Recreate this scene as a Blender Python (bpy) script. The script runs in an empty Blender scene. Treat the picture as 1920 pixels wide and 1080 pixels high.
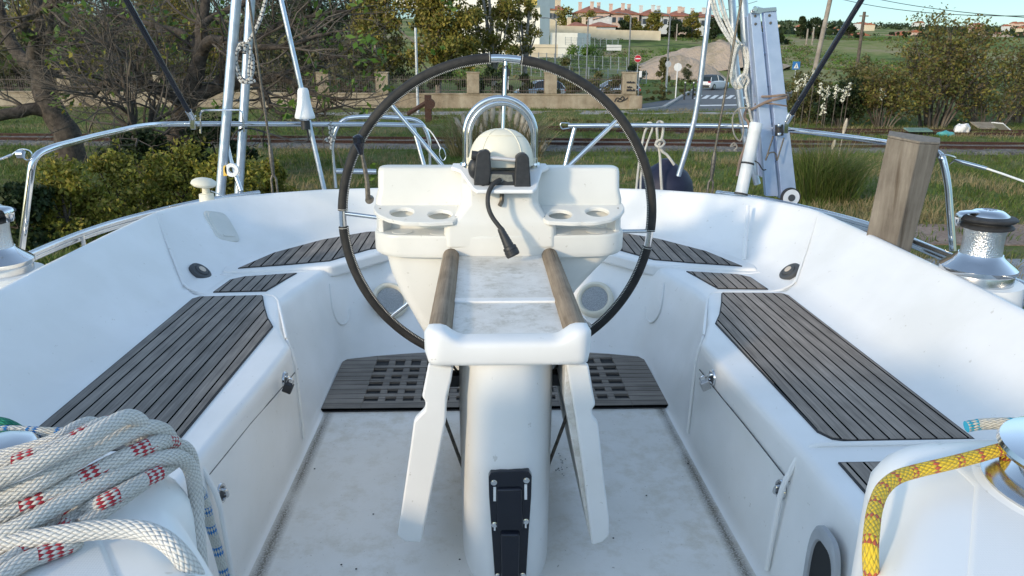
import bpy, math, random
import numpy as np
from mathutils import Vector, Matrix, noise
from mathutils.bvhtree import BVHTree
R = math.radians
sc = bpy.context.scene
col = sc.collection
# ---------------------------------------------------------------- camera
CX, CZ, F = -.065, 1.65, 1400.
PT, YW, TH = R(17.1), R(2.4), .007
fw = Vector((math.sin(YW)*math.cos(PT), math.cos(YW)*math.cos(PT), -math.sin(PT)))
rt0 = Vector((math.cos(YW), -math.sin(YW), 0))
up0 = rt0.cross(fw)
rt = rt0*math.cos(TH) + up0*math.sin(TH)
up = up0*math.cos(TH) - rt0*math.sin(TH)
cam = bpy.data.objects.new('camera', bpy.data.cameras.new('camera'))
col.objects.link(cam); sc.camera = cam
cam.data.sensor_width = 36; cam.data.lens = 36*F/1920
cam.data.clip_start = .03; cam.data.clip_end = 5000
cam.matrix_world = Matrix(((rt.x, up.x, -fw.x, CX), (rt.y, up.y, -fw.y, 0), (rt.z, up.z, -fw.z, CZ), (0, 0, 0, 1)))
# ---------------------------------------------------------------- sky, sun, exposure
SUN_EL, SUN_AZ = R(16), R(224)      # azimuth clockwise from +Y
w = bpy.data.worlds.new('World'); sc.world = w; w.use_nodes = True
nt = w.node_tree; bg = nt.nodes['Background']
sky = nt.nodes.new('ShaderNodeTexSky'); sky.sky_type = 'NISHITA'; sky.sun_disc = False
sky.sun_elevation = SUN_EL; sky.sun_rotation = SUN_AZ; sky.ozone_density = 2.2; sky.dust_density = .7
hs = nt.nodes.new('ShaderNodeHueSaturation'); hs.inputs['Saturation'].default_value = .78; nt.links.new(sky.outputs[0], hs.inputs['Color'])
tc = nt.nodes.new('ShaderNodeTexCoord'); sx_ = nt.nodes.new('ShaderNodeSeparateXYZ'); nt.links.new(tc.outputs['Generated'], sx_.inputs[0])
er = nt.nodes.new('ShaderNodeValToRGB'); nt.links.new(sx_.outputs[2], er.inputs[0])   # low sky darkened and tinted blue in its colour to avoid clipping
e_ = er.color_ramp.elements; e_[0].position = 0; e_[0].color = (.34, .42, .45, 1); e_[1].position = .34; e_[1].color = (.96, 1, .97, 1); q_ = e_.new(.10); q_.color = (.28, .38, .45, 1)
tint = nt.nodes.new('ShaderNodeMix'); tint.data_type = 'RGBA'; tint.blend_type = 'MULTIPLY'; tint.inputs[0].default_value = 1
nt.links.new(hs.outputs[0], tint.inputs[6]); nt.links.new(er.outputs[0], tint.inputs[7]); nt.links.new(tint.outputs[2], bg.inputs[0]); bg.inputs[1].default_value = .15
sd = bpy.data.lights.new('sun', 'SUN'); sd.energy = .95; sd.angle = R(3.5); sd.color = (1, .79, .53)
so = bpy.data.objects.new('sun', sd); col.objects.link(so)
sdir = Vector((math.sin(SUN_AZ)*math.cos(SUN_EL), math.cos(SUN_AZ)*math.cos(SUN_EL), math.sin(SUN_EL)))
so.rotation_euler = sdir.to_track_quat('Z', 'Y').to_euler(); so.location = (-8, -8, 10)
sc.view_settings.view_transform = 'Standard'; sc.view_settings.look = 'None'
sc.view_settings.exposure = 1.36; sc.view_settings.gamma = 1
sc.cycles.max_bounces = 6; sc.cycles.transparent_max_bounces = 6

# ---------------------------------------------------------------- pixel of the photo -> world point at a known depth
def ray(x, y): return rt*((x-960)/F) - up*((y-540)/F) + fw
def P(x, y, Y=None, z=None, X=None):
    r = ray(x, y)
    t = Y/r.y if Y is not None else (z-CZ)/r.z if z is not None else (X-CX)/r.x
    return Vector((CX+r.x*t, r.y*t, CZ+r.z*t))
def L(pts, **k): return [P(p[0], p[1], **k) for p in pts]
def LY(pts): return [P(p[0], p[1], Y=p[2]) for p in pts]

# ---------------------------------------------------------------- mesh builder
def cr(pts, k=6, closed=False):
    pts = [Vector(p) for p in pts]; n = len(pts); out = []
    rng = range(n if closed else n-1)
    for i in rng:
        if closed: a, b, c, d = pts[i-1], pts[i], pts[(i+1) % n], pts[(i+2) % n]
        else: a, b, c, d = pts[max(i-1, 0)], pts[i], pts[i+1], pts[min(i+2, n-1)]
        for j in range(k):
            t = j/k
            out.append(.5*((2*b)+(c-a)*t+(2*a-5*b+4*c-d)*t*t+(3*b-a-3*c+d)*t**3))
    if not closed: out.append(pts[-1])
    return out
def fillet(pts, r, k=5):
    pts = [Vector(p) for p in pts]; out = [pts[0]]
    for i in range(1, len(pts)-1):
        a, b, c = pts[i-1], pts[i], pts[i+1]
        d = min(r, (a-b).length*.48, (c-b).length*.48)
        p, q = b+(a-b).normalized()*d, b+(c-b).normalized()*d
        for j in range(k+1):
            t = j/k; out.append(p*(1-t)**2+b*2*t*(1-t)+q*t*t)
    out.append(pts[-1]); return out
WL = {}
def hit(px, py, objs):
    best = None
    for o in objs:
        off = WL[o.name]; bv = BVHTree.FromPolygons([v.co+off for v in o.data.vertices], [list(p.vertices) for p in o.data.polygons])
        h = bv.ray_cast(Vector((CX, 0, CZ)), ray(px, py).normalized())
        if h[0] and (best is None or h[3] < best[3]): best = h
    n = best[1]
    if n.dot(ray(px, py)) > 0: n = -n
    return best[0], n.normalized()
class MB:
    def __init__(s): s.v = []; s.f = []; s.uv = []
    def add(s, vs, fs, uvs=None):
        n = len(s.v); s.v += [tuple(v) for v in vs]
        for i, f in enumerate(fs):
            s.f.append([n+a for a in f]); s.uv.append(uvs[i] if uvs else None)
        return s
    def box(s, c, d, rot=None):
        c = Vector(c); vs = []
        for z in (-1, 1):
            for y in (-1, 1):
                for x in (-1, 1):
                    p = Vector((x*d[0]/2, y*d[1]/2, z*d[2]/2))
                    if rot is not None: p = rot @ p
                    vs.append(c+p)
        return s.add(vs, [(0,2,3,1),(4,5,7,6),(0,1,5,4),(2,6,7,3),(0,4,6,2),(1,3,7,5)])
    def loft(s, rings, closed=True, caps=True, loop=False, uvs=False):
        m = len(rings[0]); vs = [p for r_ in rings for p in r_]; fs = []; us = []
        n = len(rings); L_ = 0
        for i in range(n if loop else n-1):
            j2 = (i+1) % n
            dl = (Vector(rings[i][0])-Vector(rings[j2][0])).length
            for j in range(m if closed else m-1):
                k = (j+1) % m
                fs.append((i*m+j, i*m+k, j2*m+k, j2*m+j))
                us.append(((L_, j/m), (L_, (j+1)/m), (L_+dl, (j+1)/m), (L_+dl, j/m)))
            L_ += dl
        if caps and closed and not loop:
            fs.append(tuple(range(m))[::-1]); us.append(None)
            fs.append(tuple((n-1)*m+j for j in range(m))); us.append(None)
        return s.add(vs, fs, us if uvs else None)
    def tube(s, pts, r, n=10, closed=False, uvs=False, caps=True):
        pts = [Vector(p) for p in pts]; N = len(pts); rings = []
        rr = r if isinstance(r, (list, tuple)) else [r]*N
        t = (pts[1]-pts[0]).normalized()
        nrm = t.cross(Vector((0, 0, 1)))
        if nrm.length < .1: nrm = t.cross(Vector((0, 1, 0)))
        nrm.normalize()
        for i, p in enumerate(pts):
            if closed: tt = pts[(i+1) % N]-pts[i-1]
            elif i == 0: tt = pts[1]-p
            elif i == N-1: tt = p-pts[-2]
            else: tt = pts[i+1]-pts[i-1]
            if tt.length < 1e-9: tt = t
            tt = tt.normalized()
            nrm = nrm-tt*nrm.dot(tt)
            if nrm.length < 1e-6: nrm = tt.orthogonal()
            nrm.normalize(); b = tt.cross(nrm); t = tt
            rings.append([p+(nrm*math.cos(2*math.pi*j/n)+b*math.sin(2*math.pi*j/n))*rr[i] for j in range(n)])
        return s.loft(rings, loop=closed, uvs=uvs, caps=caps)
    def lathe(s, prof, c, n=32, axis=None, caps=True):
        c = Vector(c); q = Vector((0, 0, 1)).rotation_difference(Vector(axis).normalized()) if axis is not None else None
        rings = []
        for r, z in prof:
            ring = []
            for j in range(n):
                a = 2*math.pi*j/n; p = Vector((r*math.cos(a), r*math.sin(a), z))
                if q: p = q @ p
                ring.append(c+p)
            rings.append(ring)
        return s.loft(rings, caps=caps)
    def prism(s, poly, z0, z1):
        return s.loft([[(x, y, z0) for x, y in poly], [(x, y, z1) for x, y in poly]])
    def extr(s, pts, d):
        d = Vector(d); pts = [Vector(p) for p in pts]
        return s.loft([pts, [p+d for p in pts]])
    def ell(s, c, rad, n=16, m=10, rot=None):
        rings = []
        for i in range(m+1):
            a = math.pi*i/m; a = min(max(a, .02), math.pi-.02)
            ring = []
            for j in range(n):
                b = 2*math.pi*j/n
                p = Vector((rad[0]*math.sin(a)*math.cos(b), rad[1]*math.sin(a)*math.sin(b), -rad[2]*math.cos(a)))
                if rot is not None: p = rot @ p
                ring.append(Vector(c)+p)
            rings.append(ring)
        return s.loft(rings)
    def build(s, name, m, parent=None, angle=40, bevel=0, seg=3, sub=0, label=None, bang=30):
        me = bpy.data.meshes.new(name)
        off = WL.get(parent.name, Vector((0, 0, 0))) if parent else Vector((0, 0, 0))
        me.from_pydata([(x-off.x, y-off.y, z-off.z) for x, y, z in s.v], [], s.f)
        if any(s.uv):
            ul = me.uv_layers.new(name='UVMap'); k = 0; buf = [0.0]*(len(me.loops)*2)
            for f, u in zip(s.f, s.uv):
                for q in range(len(f)):
                    if u: buf[2*k], buf[2*k+1] = u[q]
                    k += 1
            ul.data.foreach_set('uv', buf)
        me.shade_smooth()
        if not (bevel or sub): me.set_sharp_from_angle(angle=R(angle))
        me.materials.append(m)
        o = bpy.data.objects.new(name, me); col.objects.link(o)
        if parent: o.parent = parent
        WL[o.name] = off
        if bevel:
            b = o.modifiers.new('b', 'BEVEL'); b.width = bevel; b.segments = seg; b.limit_method = 'ANGLE'; b.angle_limit = R(bang)
            b.harden_normals = True
        if sub:
            b = o.modifiers.new('s', 'SUBSURF'); b.levels = sub; b.render_levels = sub
        if label: o['label'] = label
        return o
def tag(o, label, cat=None, group=None, kind=None):
    if label: o['label'] = label
    if cat: o['category'] = cat
    if group: o['group'] = group
    if kind: o['kind'] = kind
    return o
def thing(name, label, cat, loc=(0, 0, 0), group=None):
    o = bpy.data.objects.new(name, None); col.objects.link(o); o.location = loc
    WL[o.name] = Vector(loc); o.empty_display_size = .1
    return tag(o, label, cat, group)
def copy_tree(o, parent=None):
    c = o.copy(); col.objects.link(c); c.parent = parent
    for ch in [x for x in list(col.objects) if x.parent == o]: copy_tree(ch, c)
    return c
def super_ring(cx, cy, rx, ry, z, e=4, n=32):
    out = []
    for j in range(n):
        a = 2*math.pi*j/n; c_, s_ = math.cos(a), math.sin(a)
        out.append((cx+rx*math.copysign(abs(c_)**(2/e), c_), cy+ry*math.copysign(abs(s_)**(2/e), s_), z))
    return out

# ---------------------------------------------------------------- materials
class NT:
    def __init__(s, name):
        s.m = bpy.data.materials.new(name); s.m.use_nodes = True; s.t = s.m.node_tree
        s.b = s.t.nodes['Principled BSDF']
    def n(s, typ, ins=None, **k):
        nd = s.t.nodes.new('ShaderNode'+typ)
        for a, v in k.items(): setattr(nd, a, v)
        for a, v in (ins or {}).items():
            if isinstance(v, bpy.types.NodeSocket): s.t.links.new(v, nd.inputs[a])
            else: nd.inputs[a].default_value = v
        return nd
    def math(s, op, a, b=0, c=0): return s.n('Math', {0: a, 1: b, 2: c}, operation=op).outputs[0]
    def set(s, k, v):
        if isinstance(v, bpy.types.NodeSocket): s.t.links.new(v, s.b.inputs[k])
        else: s.b.inputs[k].default_value = v
    def co(s, which='Object'): return s.n('TexCoord').outputs[which]
    def noise(s, sc_, det=4, vec=None, rough=.55, out=0):
        return s.n('TexNoise', {'Scale': sc_, 'Detail': det, 'Roughness': rough, 'Vector': vec or s.co()}).outputs[out]
    def ramp(s, fac, stops):
        nd = s.n('ValToRGB', {0: fac}); e = nd.color_ramp.elements
        while len(e) < len(stops): e.new(.5)
        for q, (p, c) in zip(e, stops): q.position = p; q.color = (*c, 1) if len(c) == 3 else c
        return nd.outputs[0]
    def mix(s, f, a, b, typ='MIX'):
        nd = s.n('Mix', data_type='RGBA', blend_type=typ)
        for i, v in ((0, f), (6, a), (7, b)):
            if isinstance(v, bpy.types.NodeSocket): s.t.links.new(v, nd.inputs[i])
            else: nd.inputs[i].default_value = (*v, 1) if isinstance(v, tuple) and len(v) == 3 else v
        return nd.outputs[2]
    def bump(s, h, st, dist=.01, nrm=None):
        nd = s.n('Bump', {'Height': h, 'Strength': st, 'Distance': dist})
        s.set('Normal', nd.outputs[0]); return s
    def mapping(s, vec, sc_=(1, 1, 1), rot=(0, 0, 0)):
        return s.n('Mapping', {'Vector': vec, 'Scale': sc_, 'Rotation': rot}).outputs[0]
MC = {}
def mat(name, c1, c2=None, scale=5, rough=.5, metal=0, bump=0, bscale=60, bdist=.005, coat=0, lo=.35, hi=.65, det=5, rvar=0):
    if name in MC: return MC[name]
    t = NT(name)
    if c2: t.set('Base Color', t.ramp(t.noise(scale, det), [(lo, c1), (hi, c2)]))
    else: t.set('Base Color', (*c1, 1))
    if rvar: t.set('Roughness', t.math('MULTIPLY_ADD', t.noise(scale*3, 4), rvar, rough-rvar/2))
    else: t.set('Roughness', rough)
    t.set('Metallic', metal)
    if coat: t.set('Coat Weight', coat); t.set('Coat Roughness', .12)
    if bump: t.bump(t.noise(bscale, 4), bump, bdist)
    MC[name] = t.m; return t.m
def gel(name, c, scuff=.04, rough=.32, tex=0):
    t = NT(name); co = t.co()
    d = tuple(x*(1-scuff*2.2) for x in (c[0], c[1], c[2]*.985))
    base = t.ramp(t.noise(2.2, 6, co), [(.38, d), (.62, c)])
    sp = t.ramp(t.noise(34, 3, co, .7), [(.285, (.55, .52, .46)), (.315, (1, 1, 1))])
    t.set('Base Color', t.mix(.45, base, sp, 'MULTIPLY'))
    t.set('Roughness', t.math('MULTIPLY_ADD', t.noise(6, 5, co), .25, rough-.1))
    t.set('Specular IOR Level', .42)
    h = t.noise(5, 3, co)
    if tex:
        v = t.n('TexVoronoi', {'Scale': tex, 'Vector': co, 'Randomness': .12}).outputs[0]
        t.bump(v, .25, .0006)
    else: t.bump(h, .05, .02)
    return t.m
M_gel = gel('white_gelcoat', (.84, .845, .84))
M_con = gel('console_gelcoat', (.73, .72, .68), .05)
def tabmat():
    t = NT('worn_table_gelcoat'); co = t.co()
    n1 = t.noise(16, 8, co, .75); n2 = t.noise(5, 6, co, .7); n3 = t.noise(90, 4, co, .7)
    b_ = t.ramp(n2, [(.36, (.62, .60, .55)), (.62, (.77, .76, .73))])
    b_ = t.mix(.75, b_, t.ramp(n1, [(.36, (.68, .66, .60)), (.50, (1, 1, 1))]), 'MULTIPLY')
    b_ = t.mix(.6, b_, t.ramp(n3, [(.31, (.45, .42, .38)), (.37, (1, 1, 1))]), 'MULTIPLY')
    t.set('Base Color', b_); t.set('Roughness', .5); t.bump(n1, .1, .002); return t.m
M_table = tabmat()
M_nons = gel('nonslip_gelcoat', (.77, .78, .785), .03, .45, 620)
def sole_mat():
    t = NT('cockpit_sole_gelcoat'); co = t.co()
    a = t.noise(1.7, 7, co, .62); b = t.noise(9, 6, co, .75); c = t.noise(60, 3, co, .7)
    base = t.ramp(a, [(.32, (.73, .705, .65)), (.60, (.82, .80, .765))])
    st = t.ramp(t.math('MULTIPLY', b, t.math('ADD', a, .35)), [(.40, (1, 1, 1)), (.58, (.80, .765, .69))])
    base = t.mix(.8, base, st, 'MULTIPLY')
    sp = t.ramp(c, [(.29, (.35, .31, .25)), (.33, (1, 1, 1))])
    base = t.mix(.7, base, sp, 'MULTIPLY')
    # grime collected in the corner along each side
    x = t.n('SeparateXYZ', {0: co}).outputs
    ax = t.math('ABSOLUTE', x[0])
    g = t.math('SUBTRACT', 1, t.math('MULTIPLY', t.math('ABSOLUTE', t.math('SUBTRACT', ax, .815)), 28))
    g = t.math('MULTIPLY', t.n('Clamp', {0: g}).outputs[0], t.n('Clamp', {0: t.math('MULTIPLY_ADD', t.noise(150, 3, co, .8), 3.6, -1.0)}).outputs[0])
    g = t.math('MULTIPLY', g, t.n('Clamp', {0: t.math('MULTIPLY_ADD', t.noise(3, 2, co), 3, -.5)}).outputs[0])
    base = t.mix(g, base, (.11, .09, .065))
    t.set('Base Color', base); t.set('Roughness', .5); t.bump(t.noise(400, 2, co), .25, .001)
    return t.m
def teak(name, pitch, ang=0, off=0, c1=(.135, .125, .115), c2=(.37, .34, .305), seam=.135):
    t = NT(name); co = t.co()
    r = t.mapping(co, rot=(0, 0, ang)); s = t.n('SeparateXYZ', {0: r}).outputs
    u = t.math('ADD', t.math('DIVIDE', s[0], pitch), off)
    fr = t.math('FRACT', u); ed = t.math('ABSOLUTE', t.math('SUBTRACT', fr, .5))
    sm = t.math('GREATER_THAN', ed, .5-seam/2)
    pid = t.n('TexWhiteNoise', {'W': t.math('FLOOR', u)}, noise_dimensions='1D').outputs[0]
    g = t.n('TexNoise', {'Vector': t.mapping(r, (90, 3.5, 20)), 'Scale': 1, 'Detail': 7, 'Roughness': .7}).outputs[0]
    g2 = t.noise(6, 5, co)
    f = t.math('ADD', t.math('MULTIPLY', g, .62), t.math('MULTIPLY_ADD', pid, .10, t.math('MULTIPLY', g2, .24)))
    wood = t.ramp(f, [(.36, c1), (.70, c2)])
    t.set('Base Color', t.mix(sm, wood, (.004, .0045, .005)))
    t.set('Roughness', .8); t.set('Specular IOR Level', t.math('MULTIPLY', t.math('SUBTRACT', 1, sm), .28))
    h = t.math('SUBTRACT', t.math('MULTIPLY', g, .35), t.math('MULTIPLY', sm, 1.5))
    t.bump(h, .6, .0015)
    return t.m
M_sole = sole_mat()
M_tL = teak('weathered_teak_left', .0512, R(0), .35)
M_tR = teak('weathered_teak_right', .0512, R(0), .15, (.175, .152, .13), (.47, .41, .355))  # same teak; the sunlit side's lighter, warmer tone is put into its colour
M_tS = teak('weathered_teak_aft', .062, R(0), .1, (.115, .105, .096), (.41, .36, .31))
M_tG = teak('weathered_teak_grating', .055, R(90), .0, (.15, .132, .114), (.38, .335, .29), .06)
def wood(name, c1, c2, axis=1, k=45, rough=.8, crack=0):
    t = NT(name); sc3 = [k, k, k]; sc3[axis] = 3
    g = t.n('TexNoise', {'Vector': t.mapping(t.co(), tuple(sc3)), 'Scale': 1, 'Detail': 8, 'Roughness': .72}).outputs[0]
    f = t.math('ADD', t.math('MULTIPLY', g, .65), t.math('MULTIPLY', t.noise(7, 5), .35))
    c = t.ramp(f, [(.36, c1), (.66, c2)])
    if crack:
        sc4 = [k*.6]*3; sc4[axis] = .8
        q = t.n('TexNoise', {'Vector': t.mapping(t.co(), tuple(sc4)), 'Scale': 1, 'Detail': 3}).outputs[0]
        c = t.mix(1, c, t.ramp(q, [(.33, (.6, .55, .5)), (.40, (1, 1, 1))]), 'MULTIPLY')
    t.set('Base Color', c); t.set('Roughness', rough); t.set('Specular IOR Level', .25)
    t.bump(g, .7, .002); return t.m
M_rail_wood = wood('table_grab_wood', (.16, .12, .082), (.36, .29, .215), 1, 85, .8, 1)
M_post = wood('weathered_plank', (.13, .108, .085), (.27, .235, .19), 2, 30, .85, 1)
M_steel = mat('polished_stainless', (.62, .63, .64), (.72, .72, .72), 8, .1, 1, rvar=.12)
M_tubel = mat('satin_stainless', (.55, .56, .58), (.64, .65, .66), 6, .25, 1)
M_galv = mat('dull_aluminium', (.46, .52, .60), (.60, .66, .74), 14, .38, .85, rvar=.15)
M_ladder = mat('anodised_aluminium', (.40, .50, .68), (.52, .61, .78), 7, .42, .55, rvar=.2)
M_darkwire = mat('dull_wire', (.10, .09, .08), (.20, .18, .15), 60, .5, .7)
M_blk = mat('black_plastic', (.018, .019, .021), (.03, .031, .034), 60, .48, bump=.25, bscale=500, bdist=.001)
M_gloss = mat('glossy_black', (.01, .012, .02), None, rough=.12)
M_rub = mat('black_rubber', (.02, .02, .02), (.035, .035, .037), 40, .65)
M_leather = mat('black_leather', (.010, .010, .010), (.026, .024, .022), 22, .7, bump=.5, bscale=260, bdist=.002)
M_stitch = mat('white_thread', (.7, .68, .62))
M_cream = mat('cream_plastic', (.70, .66, .54), (.76, .73, .62), 5, .4)
M_whitep = mat('white_plastic', (.76, .77, .78), None, rough=.35)
M_grille = mat('speaker_grille', (.26, .28, .30), (.50, .53, .55), 330, .6, bump=1, bscale=420, lo=.42, hi=.58)
M_greyrub = mat('grey_rubber', (.06, .065, .07), None, rough=.6)
M_beige = mat('beige_plug', (.55, .48, .40), None, rough=.6)
M_pvc = mat('grey_white_pvc', (.60, .63, .65), (.68, .70, .71), 9, .45)
M_dark = mat('dark_void', (.012, .013, .014), None, rough=.7)
M_navy = mat('navy_vinyl', (.006, .009, .03), (.012, .015, .042), 12, .6, bump=.3, bscale=14, bdist=.01)
M_yel = mat('yellow_plastic', (.75, .48, .08), None, rough=.5)
M_glass = mat('dark_acrylic', (.006, .014, .016), None, rough=.35)
M_rust = mat('rusty_iron', (.030, .014, .010), (.075, .034, .024), 20, .85)
def rope(name, c, fleck=None, per=.09, duty=.3, nlay=12, pitch=.0054, dirt=(.55, .53, .48)):
    t = NT(name); uv = t.n('UVMap').outputs[0]; s = t.n('SeparateXYZ', {0: uv}).outputs
    U = t.math('MULTIPLY', s[0], 1/pitch); V = t.math('MULTIPLY', s[1], nlay)
    p, q = t.math('ADD', U, V), t.math('SUBTRACT', U, V)
    a = t.math('ABSOLUTE', t.math('SINE', t.math('MULTIPLY', p, math.pi)))
    b = t.math('ABSOLUTE', t.math('SINE', t.math('MULTIPLY', q, math.pi)))
    par = t.math('MODULO', t.math('ADD', t.math('FLOOR', p), t.math('FLOOR', q)), 2)
    par = t.math('ABSOLUTE', par)
    hA = t.math('MULTIPLY', t.math('POWER', a, .6), t.math('MULTIPLY_ADD', b, .35, .65))
    hB = t.math('MULTIPLY', t.math('POWER', b, .6), t.math('MULTIPLY_ADD', a, .35, .65))
    h = t.math('ADD', t.math('MULTIPLY', par, hA), t.math('MULTIPLY', t.math('SUBTRACT', 1, par), hB))
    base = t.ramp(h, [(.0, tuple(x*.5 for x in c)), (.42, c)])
    base = t.mix(.6, base, t.ramp(t.noise(9, 5), [(.35, dirt), (.6, (1, 1, 1))]), 'MULTIPLY')
    if fleck:
        m = t.math('LESS_THAN', t.math('FRACT', t.math('ADD', t.math('DIVIDE', s[0], per), t.math('MULTIPLY', s[1], .15))), duty)
        m = t.math('MULTIPLY', m, t.math('LESS_THAN', t.math('FRACT', t.math('MULTIPLY', t.math('ADD', t.math('FLOOR', p), t.math('MULTIPLY', t.math('FLOOR', q), 1.0)), .5)), .3))
        base = t.mix(m, base, fleck)
    t.set('Base Color', base); t.set('Roughness', .8); t.set('Specular IOR Level', .2)
    t.set('Sheen Weight', .15)
    t.bump(h, .9, .0013); return t.m
M_rw = rope('white_braid', (.70, .68, .64))
M_rr = rope('white_red_fleck_braid', (.68, .66, .62), (.42, .03, .045), .034, .38)
M_rb = rope('white_blue_fleck_braid', (.66, .65, .60), (.02, .17, .45), .021, .45)
M_ry = rope('yellow_red_fleck_braid', (.70, .49, .04), (.45, .10, .05), .019, .30, 9, .0055, (.8, .75, .6))
M_rg = rope('green_braid', (.02, .25, .16))
M_rk = rope('white_black_fleck_braid', (.62, .61, .58), (.02, .02, .03), .03, .5, 5, .02)
M_rp = rope('pink_beige_braid', (.52, .38, .30), None, pitch=.02)
M_rgrey = rope('pale_twisted_line', (.56, .54, .49), None, pitch=.02)
# ================================================================ SAILBOAT
boat = thing('sailboat', 'white sailboat cockpit with grey teak seats, lockers and curved coaming around the helm', 'sailboat', (0, 3, 0))
sole = [(-.93, -.6), (.93, -.6), (.93, 3.3), (.90, 3.98), (.74, 4.10), (.3, 4.16), (-.3, 4.16), (-.74, 4.10), (-.90, 3.98), (-.93, 3.3)]
MB().prism(sole, -.02, 0).build('cockpit_floor', M_sole, boat)
# stations: floor, seat edge, seat outer (right side), seat height
ST = [((.865, -.5), (.93, -.5), (1.56, -.5)), ((.865, 1.2), (.925, 1.2), (1.56, 1.2)), ((.865, 2.0), (.915, 2.0), (1.56, 2.0)),
      ((.855, 2.60), (.875, 2.60), (1.56, 2.6)), ((.852, 2.93), (.862, 2.93), (1.56, 2.95)), ((.852, 3.0), (.90, 3.02), (1.56, 3.05)),
      ((.85, 3.10), (.965, 3.18), (1.56, 3.25)), ((.85, 3.3), (1.055, 3.52), (1.56, 3.62)), ((.855, 3.55), (1.035, 3.72), (1.555, 3.8)),
      ((.86, 3.75), (.99, 3.92), (1.54, 4.0)), ((.855, 3.90), (.955, 4.10), (1.46, 4.35)), ((.80, 4.0), (.86, 4.30), (1.30, 4.68)),
      ((.68, 4.06), (.69, 4.52), (1.02, 4.98)), ((.45, 4.10), (.45, 4.58), (.6, 5.13)), ((.0, 4.12), (0, 4.60), (0, 5.17))]
def both(st): return [tuple((-x, y) for x, y in s_) for s_ in st[:-1]] + list(st[::-1])
SEAT = .5
rings = []
for f, e, s_ in both(ST):
    f, e, s_ = Vector((*f, 0)), Vector((*e, 0)), Vector((*s_, 0))
    d = (f-s_).normalized()
    up_ = Vector((0, 0, 1))
    def lp(a, b, t): return a+(b-a)*t
    ring = [f-d*-.03+up_*-.004, f+d*.012+up_*.0015, f+up_*.012, lp(f, e, .06)+up_*.05, lp(f, e, .9)+up_*(SEAT-.05), lp(f, e, .965)+up_*(SEAT-.022), e-d*.008+up_*(SEAT-.006), e-d*.03+up_*SEAT, lp(e, s_, .5)+up_*SEAT, s_-d*.1+up_*SEAT]
    rings.append(ring)
MB().loft(rings, closed=False, caps=False).build('seat_moulding', M_gel, boat, 50)
# coaming in a forward pair of backrests and one aft run
def coam(stations, zs, name, off=0, cut=False):
    rings = []
    for i, (s_, r_) in enumerate(stations):
        s_, r_ = Vector((*s_, 0)), Vector((*r_, 0)); z = zs[i]
        d = (r_-s_).normalized() if (r_-s_).length > .01 else Vector((0, 1, 0))
        n = Vector((r_.x, (r_.y-3.2)*.9 if r_.y > 3.4 else .0, 0))
        n = n.normalized()
        s_ = s_+n*off; r_ = r_+n*off
        a, b = s_+Vector((0, 0, SEAT)), r_+Vector((0, 0, z))
        l = lambda t: a+(b-a)*t
        ring = [a-n*.11+Vector((0, 0, .001)), a-n*.045+Vector((0, 0, .004)), a-n*.018+Vector((0, 0, .016)), l(.08)-n*.003, l(.2), l(.5)+n*.006, l(.8)+n*.004,
                l(.93), l(.985)+Vector((0, 0, .001)), b+n*.012+Vector((0, 0, .009)), b+n*.03+Vector((0, 0, .008)), b+n*.045+Vector((0, 0, -.006)), b+n*.055-Vector((0, 0, z-.60)), b+n*.30-Vector((0, 0, z-.585)), b+n*.34-Vector((0, 0, z-.57)), b+n*.36-Vector((0, 0, z-.50)), b+n*.30-Vector((0, 0, z+.5)), b*1-n*.15-Vector((0, 0, z+1.45))]
        rings.append(ring)
    return MB().loft(rings, closed=False, caps=False).build(name, M_gel, boat, 50)
for sg in (-1, 1):
    st = [((1.56, -.5), (1.60, -.5)), ((1.56, .6), (1.66, .6)), ((1.56, 1.5), (1.75, 1.5)), ((1.56, 2.3), (1.815, 2.35)), ((1.56, 2.9), (1.855, 3.0)), ((1.56, 3.3), (1.87, 3.6)), ((1.56, 3.56), (1.87, 4.02)), ((1.556, 3.66), (1.868, 4.16))]
    st = [((sg*a[0], a[1]), (sg*b[0], b[1])) for a, b in st]
    if sg > 0: st = st[::-1]
    coam(st, [.805]*len(st), 'backrest')
aft = [((1.556, 3.672), (1.868, 4.17)), ((1.552, 3.80), (1.85, 4.30)), ((1.535, 4.0), (1.79, 4.48)), ((1.46, 4.35), (1.66, 4.74)), ((1.30, 4.68), (1.45, 4.95)), ((1.02, 4.98), (1.12, 5.13)), ((.6, 5.12), (.66, 5.235)), ((.3, 5.15), (.33, 5.26)), ((0, 5.16), (0, 5.265))]
full = [((-a[0], a[1]), (-b[0], b[1])) for a, b in aft[:-1]] + aft[::-1]
zz = [.80, .80, .795, .785, .775, .77, .765, .763]
coam(full, zz+[.762]+zz[::-1], 'aft_coaming', .012)
# lip of each backrest end: a rounded riser following the joint
for sg in (-1, 1):
    pts = fillet([(sg*.846, 2.955, .06), (sg*.856, 2.96, .42), (sg*.90, 3.02, SEAT-.006), (sg*1.075, 3.56, SEAT-.003), (sg*1.12, 3.64, SEAT-.003), (sg*1.47, 3.655, SEAT-.003), (sg*1.575, 3.69, SEAT+.03), (sg*1.868, 4.155, .80), (sg*1.895, 4.17, .805)], .05)
    MB().tube(cr(pts, 2), .0065, 8).build('joint_lip', M_gel, boat)
    pts = fillet([(sg*.94, 4.09, .30), (sg*.955, 4.085, SEAT-.012), (sg*1.08, 4.07, SEAT-.002), (sg*1.44, 3.985, SEAT-.002), (sg*1.50, 4.0, SEAT+.004)], .04)
    MB().tube(pts, .007, 8).build('joint_lip', M_gel, boat)
pts = LY([(1440, 388, 4.52), (1428, 410, 4.42), (1402, 470, 4.16), (1393, 500, 4.06)])
MB().tube([(1.60,4.56,.772),(1.585,4.50,.72),(1.515,4.30,.58),(1.49,4.22,.515)], .012, 8).build('coaming_ridge', M_gel, boat)
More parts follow.
